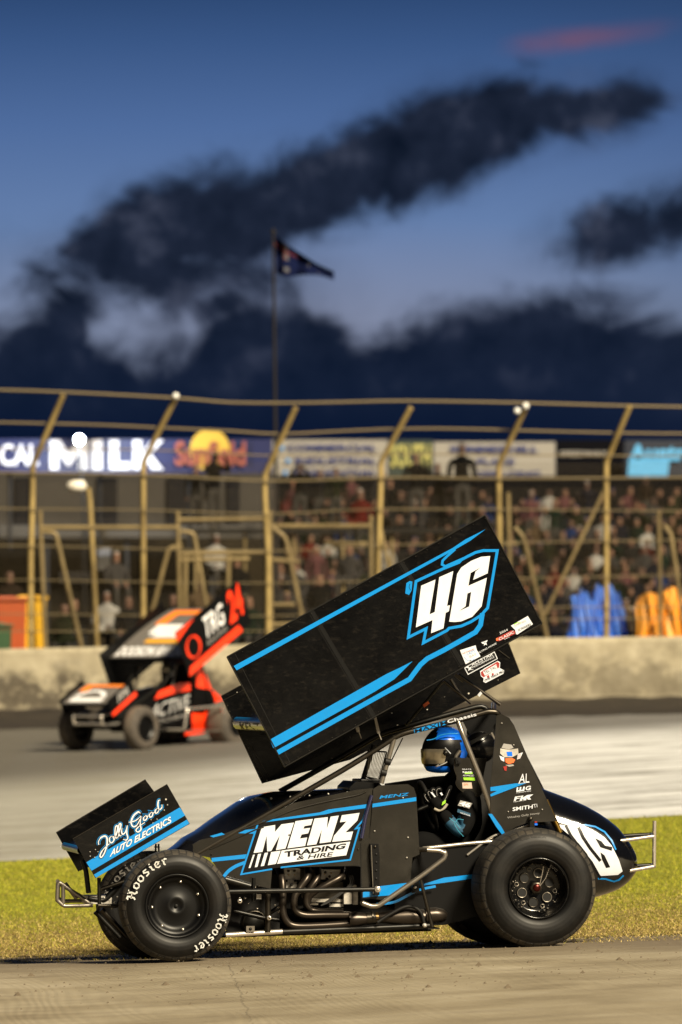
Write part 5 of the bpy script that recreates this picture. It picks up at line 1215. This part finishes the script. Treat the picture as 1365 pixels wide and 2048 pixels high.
# ------------------------------------------------------------------ clubhouse, banners, grandstand
M_PANEL = mat('grey_wall_cladding', (.05,.045,.04), .8, fn=dusty((.030,.026,.022), (.013,.010,.007), .6, 1.2))
M_DKW = mat('dark_timber_wall', (.012,.009,.005), .8, fn=dusty((.012,.009,.005), (.035,.025,.011), .6, 1.0)); M_WIN = mat('dark_window', (.012,.012,.014), .15)
ch = thing('clubhouse', 'low dark clubhouse with grey upper cladding under the MILK banner', 'building', gpt(250, 150))
def wallpx(x0, y0, x1, y1, d, m, th=.2, name='wall', par=None, t=None):
    a = [D(x0, y1, d), D(x1, y1, d), D(x1, y0, d), D(x0, y0, d)]; mb = t or MB(); mb.slab(a, th, m, FH)
    return mb.build(name, par) if t is None else None
wallpx(-260, 940, 545, 1075, 150, M_PANEL, 4, 'upper_wall', ch); wallpx(-260, 1072, 545, 1330, 149, M_DKW, .3, 'lower_wall', ch)
for x0, x1 in ((30,60),(195,235),(335,400),(455,480)): wallpx(x0, 955, x1, 1050, 149.9, M_WIN, .08, 'window', ch)
wallpx(-260, 1050, 545, 1075, 147, mat('awning_tin', (.03,.024,.015), .7), .5, 'awning', ch)
for x in (-60, 90, 250, 420, 540): wallpx(x, 1070, x+9, 1330, 147.2, M_CHAR, .1, 'column', ch)
# small pale things stuck on the lower wall
for x0, y0, x1, y1 in ((195,1095,222,1140),(120,1145,180,1165)): wallpx(x0, y0, x1, y1, 148.95, M_GREYV, .04, 'notice', ch)
M_NAVY = mat('navy_banner_vinyl', (.005,.008,.05), .5); M_SIGNW = mat('white_sign_board', (.27,.255,.23), .6); M_INK = mat('navy_sign_ink', (.02,.03,.14), .6)
def sign(name, x0, y0, x1, y1, d, m, label, cat='sign', posts=True):
    t = thing(name, label, cat, D((x0+x1)/2, 1200, d))
    mb = MB(); mb.slab([D(x0, y1, d), D(x1, y1, d), D(x1, y0, d), D(x0, y0, d)], .08, m, FH); return t, mb
dp = lambda d: (lambda x, y: D(x, y, d))
t, mb = sign('banner', -230, 878, 545, 946, 146, M_NAVY, 'long navy banner reading MILK with a yellow sun emblem', 'banner')
f = dp(145.93)
M_BW = mat('banner_white', (.50,.50,.54), .5)
mb.text('CAL', [(0, 932), (78, 932), (78, 888), (0, 888)], f, M_BW, .03)
for poly in ([(100,940),(100,880),(120,880),(138,906),(156,880),(176,880),(176,940),(157,940),(157,908),(140,932),(136,932),(118,908),(118,940)], [(184,940),(184,880),(205,880),(205,940)], [(219,940),(219,880),(238,880),(238,924),(262,924),(262,940)], [(266,940),(266,880),(284,880),(284,904),(304,880),(328,880),(302,908),(328,940),(304,940),(290,918),(284,924),(284,940)]):
    mb.add([f(*p) for p in poly], [tuple(range(len(poly)))], M_BW)
M_SUN = mat('banner_yellow', (.42,.27,.03), .5); cc = [(420+40*cos(k*pi/16), 900-42*sin(k*pi/16)) for k in range(32)]
mb.add([D(x, y, 145.94) for x, y in cc], [tuple(range(32))], M_SUN); mb.text('Sunfield', [(350, 932), (492, 932), (492, 882), (350, 882)], dp(145.90), mat('banner_red', (.20,.05,.03), .5), .03); mb.build('panel', t)
for x in (-150, 20, 200, 380, 530): mb = MB(); mb.tube([D(x, 1100, 146.4), D(x, 885, 146.4)], .05, M_CHAR, 6); mb.build('support', t)
def wsign(x0, y0, x1, y1, d, lines, label, m=M_SIGNW, ink=M_INK, off=.03):
    t, mb = sign('sign_board', x0, y0, x1, y1, d, m, label); f = dp(d-.07)
    for (s, a, b, c, e) in lines: mb.text(s, [(a, e), (b, e), (b, c), (a, c)], f, ink, off)
    mb.build('panel', t); 
    for x in (x0+8, x1-8): q = MB(); q.tube([D(x, 1100, d+.25), D(x, y0+3, d+.25)], .06, M_CHAR, 6); q.build('post', t)
wsign(545, 880, 776, 958, 188, [('COMMERCIAL', 574, 755, 888, 902), ('INDUSTRIAL', 590, 755, 914, 928), ('RESIDENTIAL', 584, 755, 938, 951)], 'white sign listing commercial, industrial and residential in navy letters')
for k in range(3): 
    mb = MB(); mb.lathe([(0, 0), (.07, 0)], M_CYAN, D((564, 577, 571)[k], (896, 921, 945)[k], 187.9), 10); tag(mb.build('bullet_mark', [o for o in bpy.data.objects if o.name.startswith('sign_board')][-1]), '', '') if 0 else mb.build('bullet_mark', [o for o in COL.objects if o.name == 'sign_board'][0])
wsign(778, 880, 866, 958, 189, [('SOUTH', 782, 862, 888, 935)], 'dark green sign with pale yellow letters between two white signs', mat('green_sign_board', (.02,.035,.03), .6), mat('pale_yellow_ink', (.40,.38,.12), .6))
wsign(868, 884, 1111, 960, 188, [('SUMMERHILL', 900, 1078, 891, 905), ('PLACE', 955, 1030, 916, 930), ('GEELONG', 950, 1082, 941, 954)], 'white sign with three navy lines of text right of the dark green one', )
wsign(1113, 880, 1250, 958, 189, [('SPEEDWAY', 1120, 1215, 902, 913)], 'black sign with a white line of text left of the pale blue one', mat('black_sign_board', (.002,.002,.004), .8), M_GREYV)
t, mb = sign('sign_board', 1250, 880, 1480, 958, 188, mat('sky_blue_sign_ink_board', (.01,.015,.03), .6), 'dark sign with sky blue lettering at the right edge'); f = dp(187.9); M_SKYB = mat('sky_blue_ink', (.10,.38,.72), .5)
mb.text('Austral', [(1258, 922), (1400, 922), (1400, 888), (1258, 888)], f, M_SKYB, .04); mb.add([f(*p) for p in ((1258,918),(1340,918),(1335,955),(1255,955))], [(0,1,2,3)], M_SKYB); mb.build('panel', t)
q_ = MB(); q_.tube([D(1300, 1100, 188.3), D(1300, 890, 188.3)], .06, M_CHAR, 6); q_.build('post', t)
wsign(1125, 990, 1255, 1010, 187, [], 'pale blank board low on the back rail of the stand', M_GREYV)
# stand
gs = thing('grandstand', 'dark stepped spectator stand rising behind the catch fence', 'grandstand', gpt(960, 162))
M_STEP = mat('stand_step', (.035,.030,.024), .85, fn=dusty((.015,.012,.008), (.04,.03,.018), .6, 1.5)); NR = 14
rows = []
for k in range(NR):
    d = 163+1.30*k; hy = 1236-19.5*k; zt = D(960, hy, d).z-1.17; rows.append((d, zt, hy))
for k, (d, zt, hy) in enumerate(rows):
    xl = 548-5*k; a = D(xl, 1100, d-.25); b = D(1640, 1100, d-.25); zb = gd(960, d)-.3
    p0 = Vector((a.x, a.y, zb)); p1 = Vector((b.x, b.y, zb)); mb = MB()
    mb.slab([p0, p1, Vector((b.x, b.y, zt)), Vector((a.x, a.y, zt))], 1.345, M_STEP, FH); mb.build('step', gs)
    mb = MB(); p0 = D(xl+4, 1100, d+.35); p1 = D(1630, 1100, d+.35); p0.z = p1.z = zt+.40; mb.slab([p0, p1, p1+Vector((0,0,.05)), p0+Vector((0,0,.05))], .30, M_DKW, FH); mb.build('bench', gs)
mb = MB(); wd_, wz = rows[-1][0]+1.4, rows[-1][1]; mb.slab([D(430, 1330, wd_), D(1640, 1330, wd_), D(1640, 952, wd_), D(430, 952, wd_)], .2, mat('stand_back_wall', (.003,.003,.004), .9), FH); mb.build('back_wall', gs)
wingpoly = [(455,1315),(970,1030),(1083,1250),(1040,1347),(1010,1420),(500,1560)]
def inpoly(x, y, pg):
    r = False; j = len(pg)-1
    for i in range(len(pg)):
        xi, yi = pg[i]; xj, yj = pg[j]
        if (yi > y) != (yj > y) and x < (xj-xi)*(y-yi)/(yj-yi)+xi: r = not r
        j = i
    return r
R = random.Random(21); tl = list(TOPS); tw = [18,16,12,7,7,5,3,6,3,5,5,4]; hl = list(HAIR); hw_ = [8,7,3,2,5,1,.6,2]
ROWN = ['front']+[o for o in ORD[1:NR-1]]+['back']
for k, (d, zt, hy) in enumerate(rows):
    x = 568+R.random()*12-4*k*.5; cnt = 0
    while x < 1420:
        sp_ = .50*FP/d
        if R.random() < .93 and not inpoly(x, hy, [(470,1312),(960,1052),(1068,1250),(1030,1340)]) and not inpoly(x, hy+20, [(470,1312),(960,1052),(1068,1250),(1030,1340)]):
            tp = R.choices(tl, tw)[0]; hr = R.choices(hl, hw_)[0]; s = (x-682.5)/FP*d
            p = sd2w(s, d+.42, zt); st_ = R.random() < (.10 if k < NR-2 else .30); cnt += 1
            if st_: p = sd2w(s, d+.15, zt)
            lab = '%s %s with %s, %s from left in the %s row' % ('standing spectator in' if st_ else 'spectator in', tp, hr, ORD[cnt-1], ROWN[k])
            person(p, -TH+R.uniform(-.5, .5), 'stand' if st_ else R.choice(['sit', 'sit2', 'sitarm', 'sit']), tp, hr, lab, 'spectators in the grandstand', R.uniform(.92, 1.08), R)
        x += sp_*R.uniform(.92, 1.15)
# people close behind the wall and on platforms
pf = thing('viewing_platform', 'raised scaffold deck carrying the standing onlookers behind the fence', 'scaffold', gpt(780, 130))
mb = MB(); mb.slab([D(385, 1064, 129), D(985, 1064, 129), D(985, 1057, 129), D(385, 1057, 129)], 1.5, M_CHAR, FH); mb.build('deck', pf)
for x in range(392, 985, 98):
    mb = MB(); a = D(x, 1064, 129.2); mb.tube([Vector((a.x, a.y, gd(x, 129)-.2)), a], .04, M_PIPE, 6); mb.build('leg', pf)
def stand(px, feet, d, pose, top, hair, lab, sc=1.0, rz=0): person(D(px, feet, d), -TH+rz, pose, top, hair, lab, 'onlookers standing on the scaffold deck', sc, R)
stand(428, 1057, 129.8, 'photo', 'black', 'black cap', 'photographer in black holding a camera up in front of the yellow sun emblem', 1.02, .6)
stand(392, 1057, 130.0, 'stand', 'charcoal', 'brown hair', 'dim figure in charcoal standing left of the photographer', .85)
stand(600, 1057, 129.7, 'photo', 'black', 'black hair', 'figure in black with raised arms below the left white sign', .86)
stand(672, 1057, 129.9, 'stand', 'olive', 'black cap', 'figure in olive standing below the left white sign', .80)
stand(832, 1057, 129.7, 'stand', 'black', 'black hair', 'person in black standing before the dark green sign', 1.0); stand(876, 1057, 129.9, 'stand', 'charcoal', 'brown hair', 'shorter person in charcoal standing before the dark green sign', .86)
stand(924, 1057, 129.2, 'stand', 'black', 'black cap', 'stout person in black standing in front of the right white sign', 1.12)
for px, hy, d, tp, hr, lab in ((215,1190,113,'white','grey beanie','person in white top and grey hood seated behind the wall beside the lamp post'), (258,1200,112,'charcoal','brown hair','person in dark jacket seated right of the lamp post behind the wall'), (150,1205,112.5,'black','brown hair','person in black seated between the two pipe legs at left'),
    (345,1195,113,'black','black hair','person in black seated behind the red car wing'), (232,1110,121,'grey','white cap','figure in grey with a white cap further back at left'), (130,1215,110.5,'olive','brown hair','person in olive seated low by the bins'),
    (432,1075,123,'white','white cap','person in white seated under the standing photographer'), (400,1165,116,'tan','fair hair','person in tan seated between frame pipes left of centre'), (20,1150,117,'brown','brown hair','person in brown behind the red bin'),
    (475,1120,121,'black','brown hair','person in black seated left of the third post'), (590,1130,119,'grey','white cap','person in grey and white cap behind the ladder frame'), (640,1155,118,'black','black hair','person in black behind the ladder frame'),
    (700,1095,122,'grey','fair hair','person in pale grey seated under the red-jacketed onlooker'), (722,985,127,'red','white cap','person in a red jacket and white cap facing away above the ladder frame'), (680,1200,115,'navy','brown hair','person in navy seated just above the wing'),
    (575,1190,114,'charcoal','fair hair','person in charcoal near the foot of the ladder frame'), (500,1200,113,'dark green','brown hair','person in dark green seated behind the red car number')):
    z = D(px, hy, d).z-1.17; g_ = gd(px, d); p = D(px, hy, d); p.z = z
    person(p, -TH+R.uniform(-.4, .4), R.choice(['sit', 'sit2']), tp, hr, lab, 'onlookers seated close behind the wall', 1, R)
    mb = MB(); 
    c = p+FH*.12; mb.box((c.x, c.y, z+.36), (.46, .42, .05), M_CHAR); mb.box((c.x+FH.x*.2, c.y+FH.y*.2, z+.62), (.44, .04, .4), M_CHAR)
    for sx in (-.2, .2):
        for sy in (-.18, .18): mb.box((c.x+sx, c.y+sy, (z+.36+g_-.1)/2), (.03, .03, z+.36-g_+.1), M_CHAR)
    tag(mb.build('folding_chair'), 'dark chair of the '+' '.join(lab.split()[:11]), 'chair', 'folding chairs behind the wall')
# ------------------------------------------------------------------ flag
fl = thing('flagpole', 'tall dim flagpole rising behind the stand with a navy flag', 'flagpole', gpt(552, 128))
a = D(554, 1100, 128); b = D(547, 464, 128); mb = MB(); mb.tube([Vector((a.x, a.y, gd(552, 128)-.2)), a, b], [.05, .045, .03], mat('dim_pole_paint', (.02,.018,.018), .7, spec=.1), 8); mb.lathe([(0,-.08),(.07,0),(0,.09)], MATS['dim_pole_paint'], b, 8, 'z'); mb.build('pole', fl)
mb = MB(); n1, n2 = 30, 14; tp_ = catmull([Vector(p) for p in ((548,468),(570,486),(600,506),(635,528),(668,543))], 10); bt_ = catmull([Vector(p) for p in ((553,546),(575,554),(605,550),(640,551),(669,560))], 10)
vs = []
for i in range(n1+1):
    a = tp_[int(i/n1*(len(tp_)-1))]; b = bt_[int(i/n1*(len(bt_)-1))]
    for j in range(n2+1): v = j/n2; q = a*(1-v)+b*v; vs.append(D(q.x, q.y, 128+.12*sin(i*.55+v*1.3)+.1*sin(v*5)))
MN = mat('flag_navy', (.002,.005,.030), .9, spec=.1); MR = mat('flag_red', (.10,.008,.01), .8); MW = mat('flag_white', (.06,.06,.07), .8)
for m in (MN, MR, MW): mb.mid(m)
mb.v = vs
for i in range(n1):
    for j in range(n2):
        u, v = (i+.5)/n1*2, (j+.5)/n2; m = MN
        if u < 1 and v < .5:
            x, y = u, v*2
            if abs(x-.5) < .06 or abs(y-.5) < .09: m = MR
            elif abs(x-.5) < .09 or abs(y-.5) < .14: m = MW
        elif (abs(u-.5) < .10 and abs(v-.76) < .08): m = MW
        elif any(abs(u-a) < .05 and abs(v-b) < .05 for a, b in ((1.5,.16),(1.25,.44),(1.72,.38),(1.5,.84))): m = MW
        k = n2+1; mb.f.append((i*k+j, i*k+j+1, (i+1)*k+j+1, (i+1)*k+j)); mb.mi.append(mb.mid(m)); mb.sm.append(True)
tag(mb.build('flag'), 'navy flag with a small cross canton and white stars drooping from the pole', 'flag')
# ------------------------------------------------------------------ the far red and black sprint car
rc = thing('sprint_car', 'red and black winged sprint car number 24, blurred on the far side of the track', 'race car', (0, 0, 0))
OZ = gz(0, -.2)
M_RB = mat('race_red_paint', (.95,.045,.008), .3, coat=.6); M_OR = mat('fluoro_orange_vinyl', (1.0,.26,.03), .4); M_GR = mat('grey_wing_skin', (.17,.155,.14), .35, coat=.3); M_YO = mat('amber_vinyl', (.85,.42,.03), .4); M_W2 = mat('bright_white_vinyl', (.9,.9,.92), .3); M_PU = mat('violet_vinyl', (.30,.16,.60), .4)
def LQ(px, py, Y):
    p = P(px, py, Y); return Vector((p.x, p.y, p.z-(gz(p.x, 0)-0)))
def rwheel(x, y, R_, w, big, flip=1):
    c = Vector((x, y, R_)); mb = MB(); s = flip
    mb.lathe([(0, s*(-w+.05)), (.06, s*(-w+.04)), (.13, s*(-w+.06)), (.17, s*(-w+.05)), (.185, s*(-w+.01)), (.197, s*(-w+.005)), (.197, s*(w-.01))], M_BLK2, c, 32)
    wh = mb.build('wheel', rc, origin=c); mb = MB(); pr = tyre_prof(R_, w, .194); mb.lathe(pr, M_SIDE, c, 40, mats=[M_RT if (i < 7 or i > 10) else M_RT2 for i in range(len(pr)-1)]); mb.build('tyre', wh, origin=c)
M_RT = mat('dusty_sidewall', (.06,.05,.04), .8, fn=dusty((.05,.042,.035), (.15,.12,.09), .6, 6)); M_RT2 = mat('dusty_tread', (.12,.10,.075), .85, fn=dusty((.11,.09,.07), (.17,.14,.10), .6, 9))
rwheel(-1.12, -.64, .345, .115, 0); rwheel(-1.12, .66, .345, .115, 0); rwheel(1.12, -.60, .367, .19, 1); rwheel(1.12, .62, .42, .22, 1)
mb = MB(); mb.tube([Vector((-1.12,-.6,.345)), Vector((-1.12,.6,.345))], .03, M_SAT); mb.tube([Vector((1.12,-.5,.37)), Vector((1.12,.5,.40))], .04, M_SAT); mb.build('axle', rc)
st = [(-1.33,.50,.40,.14),(-1.2,.60,.42,.20),(-1.0,.70,.42,.26),(-.7,.83,.40,.31),(-.35,.93,.35,.34),(0,.98,.30,.35),(.12,.98,.25,.35)]
shell(st, 3, M_BLK2).build('hood', rc)
mb = MB(); Yb = -.36
def pl(pts, m, y=Yb, th=.01): mb.slab([Vector((x, y, z)) for x, z in pts], th, m)
pl([(-1.25,.45),(-.9,.62),(-.2,.88),(.15,.92),(.15,.28),(-.5,.28),(-1.1,.33)], M_BLK2); pl([(.15,.96),(.45,.96),(.5,.3),(.15,.25)], M_BLK2, Yb-.01); pl([(.45,.55),(1.1,.5),(1.1,.25),(.5,.2)], M_RB, Yb-.01)
pl([(-.35,.90),(.16,1.02),(.44,1.02),(.44,.90),(.1,.88),(-.45,.78)], M_RB, Yb-.02, .005)
f = lambda x, z: Vector((x, Yb-.026, z)); mb.text('ACTIVE', [(-.62, .48), (.40, .62), (.42, .84), (-.48, .70)], f, mat('silver_vinyl', (.5,.5,.5), .4), .0); mb.text('KITCHENS', [(-.55, .38), (.38, .50), (.39, .56), (-.53, .44)], f, M_GREYV)
pl([(.3,.28),(.62,.30),(.70,.22),(.25,.20)], M_RB, Yb-.05, .005)
mb.build('side_panel', rc)
mb = MB(); pl([(.55,.9),(.60,1.42),(.72,1.42),(1.1,.75),(1.1,.6),(.5,.6)], M_BLK2, Yb+.01); pl([(.62,.95),(.64,1.38),(.72,1.38),(1.0,.9)], M_RB, Yb-.002, .004); mb.build('sail_panel', rc)
shell([(.9,.98,.3,.30),(1.2,.95,.3,.32),(1.5,.80,.32,.28),(1.7,.62,.38,.15),(1.74,.52,.42,.04)], 2.6, M_RB, 16, True).build('tail_tank', rc)
mb = MB(); r = .02
for y in (-.36, .36):
    mb.tube([Vector((-1.2,y*.7,.5)), Vector((-.2,y,1.02)), Vector((.05,y,1.3)), Vector((.6,y,1.45)), Vector((.75,y,1.35)), Vector((.95,y,.7))], r, M_SAT); mb.tube([Vector((.1,y,1.30)), Vector((0,y,.95))], r, M_STEEL)
mb.build('roll_cage', rc)
mb = MB()
for y, zt in ((-.28, .5), (.28, .5)):
    mb.tube(bez_round([Vector((-1.2,y,.42)), Vector((-1.62,y,.40)), Vector((-1.66,y,.55)), Vector((-1.2,y,.60))], .3), .022, M_W2 if 0 else M_CHR)
for z in (.42, .54): mb.tube([Vector((-1.64,-.28,z)), Vector((-1.64,.28,z))], .022, M_CHR)
mb.build('front_bumper', rc)
mb = MB(); mb.tube(bez_round([Vector((-.15,-.38,.30)), Vector((-.15,-.72,.30)), Vector((-.10,-.74,.62)), Vector((.80,-.74,.66)), Vector((.85,-.72,.30)), Vector((.85,-.38,.28))], .2), .022, M_CHR, 10); mb.tube([Vector((-.15,-.72,.28)), Vector((.85,-.72,.26))], .018, M_STEEL); mb.build('side_nerf_bar', rc)
mb = MB(); mb.tube([Vector((1.2,-.3,.7)), Vector((1.9,-.3,.75)), Vector((1.9,.3,.75)), Vector((1.2,.3,.7))], .018, M_CHR); mb.build('rear_bumper', rc)
# wings
def bfn(c, y):                          # board surface from corners front-top, rear-top, rear-bottom, front-bottom
    def f(u, v): p = c[3]*(1-u)*(1-v)+c[2]*u*(1-v)+c[1]*u*v+c[0]*(1-u)*v; return Vector((p.x, y, p.z))
    return f
cor = [LQ(*z4(p), YT)+Vector((.40, 0, -.06)) for p in ((30,608),(1096,22),(1332,470),(268,1062))]
def board(cor, y, name, deco=None):
    mb = MB(); mb.slab([Vector((p.x, y, p.z)) for p in cor], .006, M_BLK2); 
    if deco: deco(mb, bfn(cor, y-.004))
    return mb.build(name, rc)
def d1(mb, f):
    mb.add([f(0,0), f(.85,0), f(.82,.17), f(.05,.16)], [(0,1,2,3)], M_RB); mb.add([f(.0,.80), f(.0,.98), f(.30,.98)], [(0,1,2)], M_RB)
    g2 = lambda u, v: f(u, v)+Vector((0, -.003, 0))
    mb.text('TRG', [(.34,.42), (.66,.42), (.70,.85), (.40,.85)], g2, M_W2, .01); mb.text('RACING', [(.36,.26), (.66,.26), (.66,.36), (.36,.36)], g2, M_GREYV); mb.text('24', [(.72,.30), (.95,.30), (1.0,.95), (.80,.95)], g2, M_RB, .03)
    ring = [(.17+.095*cos(a*pi/12), .47+.22*sin(a*pi/12)) for a in range(24)]; mb.stroke2([(x, y) for x, y in ring], .026, g2, M_RB, closed=True)
board(cor, -.76, 'side_board', d1); board([p+Vector((.0,0,-.33)) for p in cor], .76, 'side_board')
A2 = LQ(548, 1449, YT)+Vector((.40, 0, -.06)); B2 = LQ(1048, 1172, YT)+Vector((.40, 0, -.06)); A2.y = B2.y = 0
mb, (a0, tt, uu) = foil(A2, B2, -.755, .755, .05, .09, .05, M_GR, M_BLK2)
L2 = (B2-A2).length
def ff(u, v, lift=.006):                # u across 0 = far (+y) .. 1 = near (-y) ; v chord 0 front .. 1 rear
    z = .05*4*v*(1-v)*.9+.045*(1-v)**.5+lift; p = a0+tt*(v*L2)+uu*z; return Vector((p.x, .75-1.5*u, p.z))
mb.text('DODSON RACING', [(.03,.02), (.97,.02), (.97,.18), (.03,.18)], lambda u, v: ff(u, v), M_W2, .04)
def strip(us, vs_, m, lift=.008):
    """patch over the curved skin following its chord"""
    n = 8; o = []
    for i in range(n+1):
        v = vs_[0]+(vs_[1]-vs_[0])*i/n
        for u in us: o.append(ff(u, v, lift))
    mb.add(o, [(2*i, 2*i+1, 2*i+3, 2*i+2) for i in range(n)], m)
strip((.10,.92), (.82,.93), M_OR); strip((.10,.24), (.60,.84), M_OR); strip((.16,.62), (.42,.60), M_W2); strip((.28,.90), (.34,.50), M_W2); strip((.55,.85), (.42,.50), M_PU, .010); strip((.25,.92), (.24,.31), M_YO)
mb.text('ATTARD', [(.22,.36), (.85,.36), (.85,.52), (.22,.52)], lambda u, v: ff(u, v, .014), M_W2, .05)
mb.build('wing_foil', rc)
cf = [LQ(*z1(p), YN) for p in ((215,447),(828,92),(975,350),(362,703))]
def d2(mb, f): mb.add([f(0,0), f(1,0), f(1,.25), f(0,.22)], [(0,1,2,3)], M_RB); mb.text('FPR', [(.3,.4), (.8,.4), (.85,.85), (.38,.85)], lambda u, v: f(u, v)+Vector((0,-.003,0)), M_GREYV, .03)
board(cf, -.47, 'side_board', d2); board([p+Vector((-.03,0,0)) for p in cf], .47, 'side_board')
A3 = LQ(*z1((275,520)), YN); B3 = LQ(*z1((868,175)), YN); A3.y = B3.y = 0
mb, (a0, tt, uu) = foil(A3, B3, -.465, .465, .03, .055, .012, M_GR, M_BLK2); L3 = (B3-A3).length
def ff(u, v, lift=.006): z = .012*4*v*(1-v)+.0275*(1-v)**.5+lift; p = a0+tt*(v*L3)+uu*z; return Vector((p.x, .46-.92*u, p.z))
strip((.08,.95), (.80,.95), M_OR); strip((.08,.26), (.55,.80), M_OR); strip((.10,.80), (.06,.24), M_W2)
arc = [(.15+.6*k/10, .28+.30*sin(pi*k/10)**.6) for k in range(11)]; mb.stroke2(arc, .10, lambda u, v: ff(u, v, .008), M_W2)
mb.build('wing_foil', rc)
mb = MB(); mb.tube([Vector((-1.3,-.2,.6)), A3+Vector((.15,-.2,-.02))], .016, M_SAT); mb.tube([Vector((-1.3,.2,.6)), A3+Vector((.15,.2,-.02))], .016, M_SAT)
for y in (-.3, .3): mb.tube([Vector((.6,y,1.42)), Vector((.45,y,1.75))], .014, M_SAT); mb.tube([Vector((.0,y,1.28)), Vector((.0,y,1.5))], .014, M_SAT)
mb.build('wing_mount', rc)
mb = MB(); mb.lathe([(0,-.09),(.08,-.08),(.10,0),(.08,.09),(0,.10)], M_CHR, (-.86, -.18, .86), 18); mb.build('air_scoop', rc)
mb = MB(); mb.plate; mb.box((.6, 0, .9), (.06, .6, .9), M_CHAR); mb.box((.3, 0, .3), (1.4, .66, .08), M_CHAR); mb.box((-.3, 0, .45), (1.0, .5, .35), M_CHAR); mb.build('cockpit_interior', rc, bevel=.02)
YAW = radians(53)-TH
g0 = D(283, 1512, 88.0)                 # where the near front tyre touches the track
loc = Vector((-1.12, -.64, 0)); Rz = Matrix.Rotation(YAW, 3, 'Z'); base = g0-Rz@loc
rc.rotation_euler = (0, radians(-1.0), YAW); rc.location = (base.x, base.y, gz(g0.x, g0.y)+.01)
N = [(Vector((0,0,0)), (.14,.12)), (Vector((0,0,.25)), (.16,.12)), (Vector((-.02,0,.45)), (.16,.10)), (Vector((-.03,0,.58)), (.09,.09)), (Vector((-.05,0,.70)), (.135,.135)), (Vector((-.05,0,.82)), (.09,.09)), (Vector((0,-.2,.42)), .07), (Vector((-.12,-.26,.22)), .055), (Vector((-.32,-.14,.32)), .045), (Vector((0,.2,.42)), .07), (Vector((-.12,.26,.22)), .055), (Vector((-.32,.14,.32)), .045)]
me = skin_mesh('person', N, [(0,1),(1,2),(2,3),(3,4),(4,5),(2,6),(6,7),(7,8),(2,9),(9,10),(10,11)], [M_SUIT, mat('dark_helmet', (.02,.02,.02), .2, coat=1), M_GLASS], lambda c: (2 if (c.x < -.12 and .66 < c.z < .76) else 1) if c.z > .6 else 0, 2)
o = bpy.data.objects.new('person', me); COL.objects.link(o); pp = rc.location+Rz@Vector((.38, 0, .55)); o.location = pp; o.rotation_euler = (0, 0, YAW); tag(o, 'driver with a dark helmet seated in the far red car', 'person')
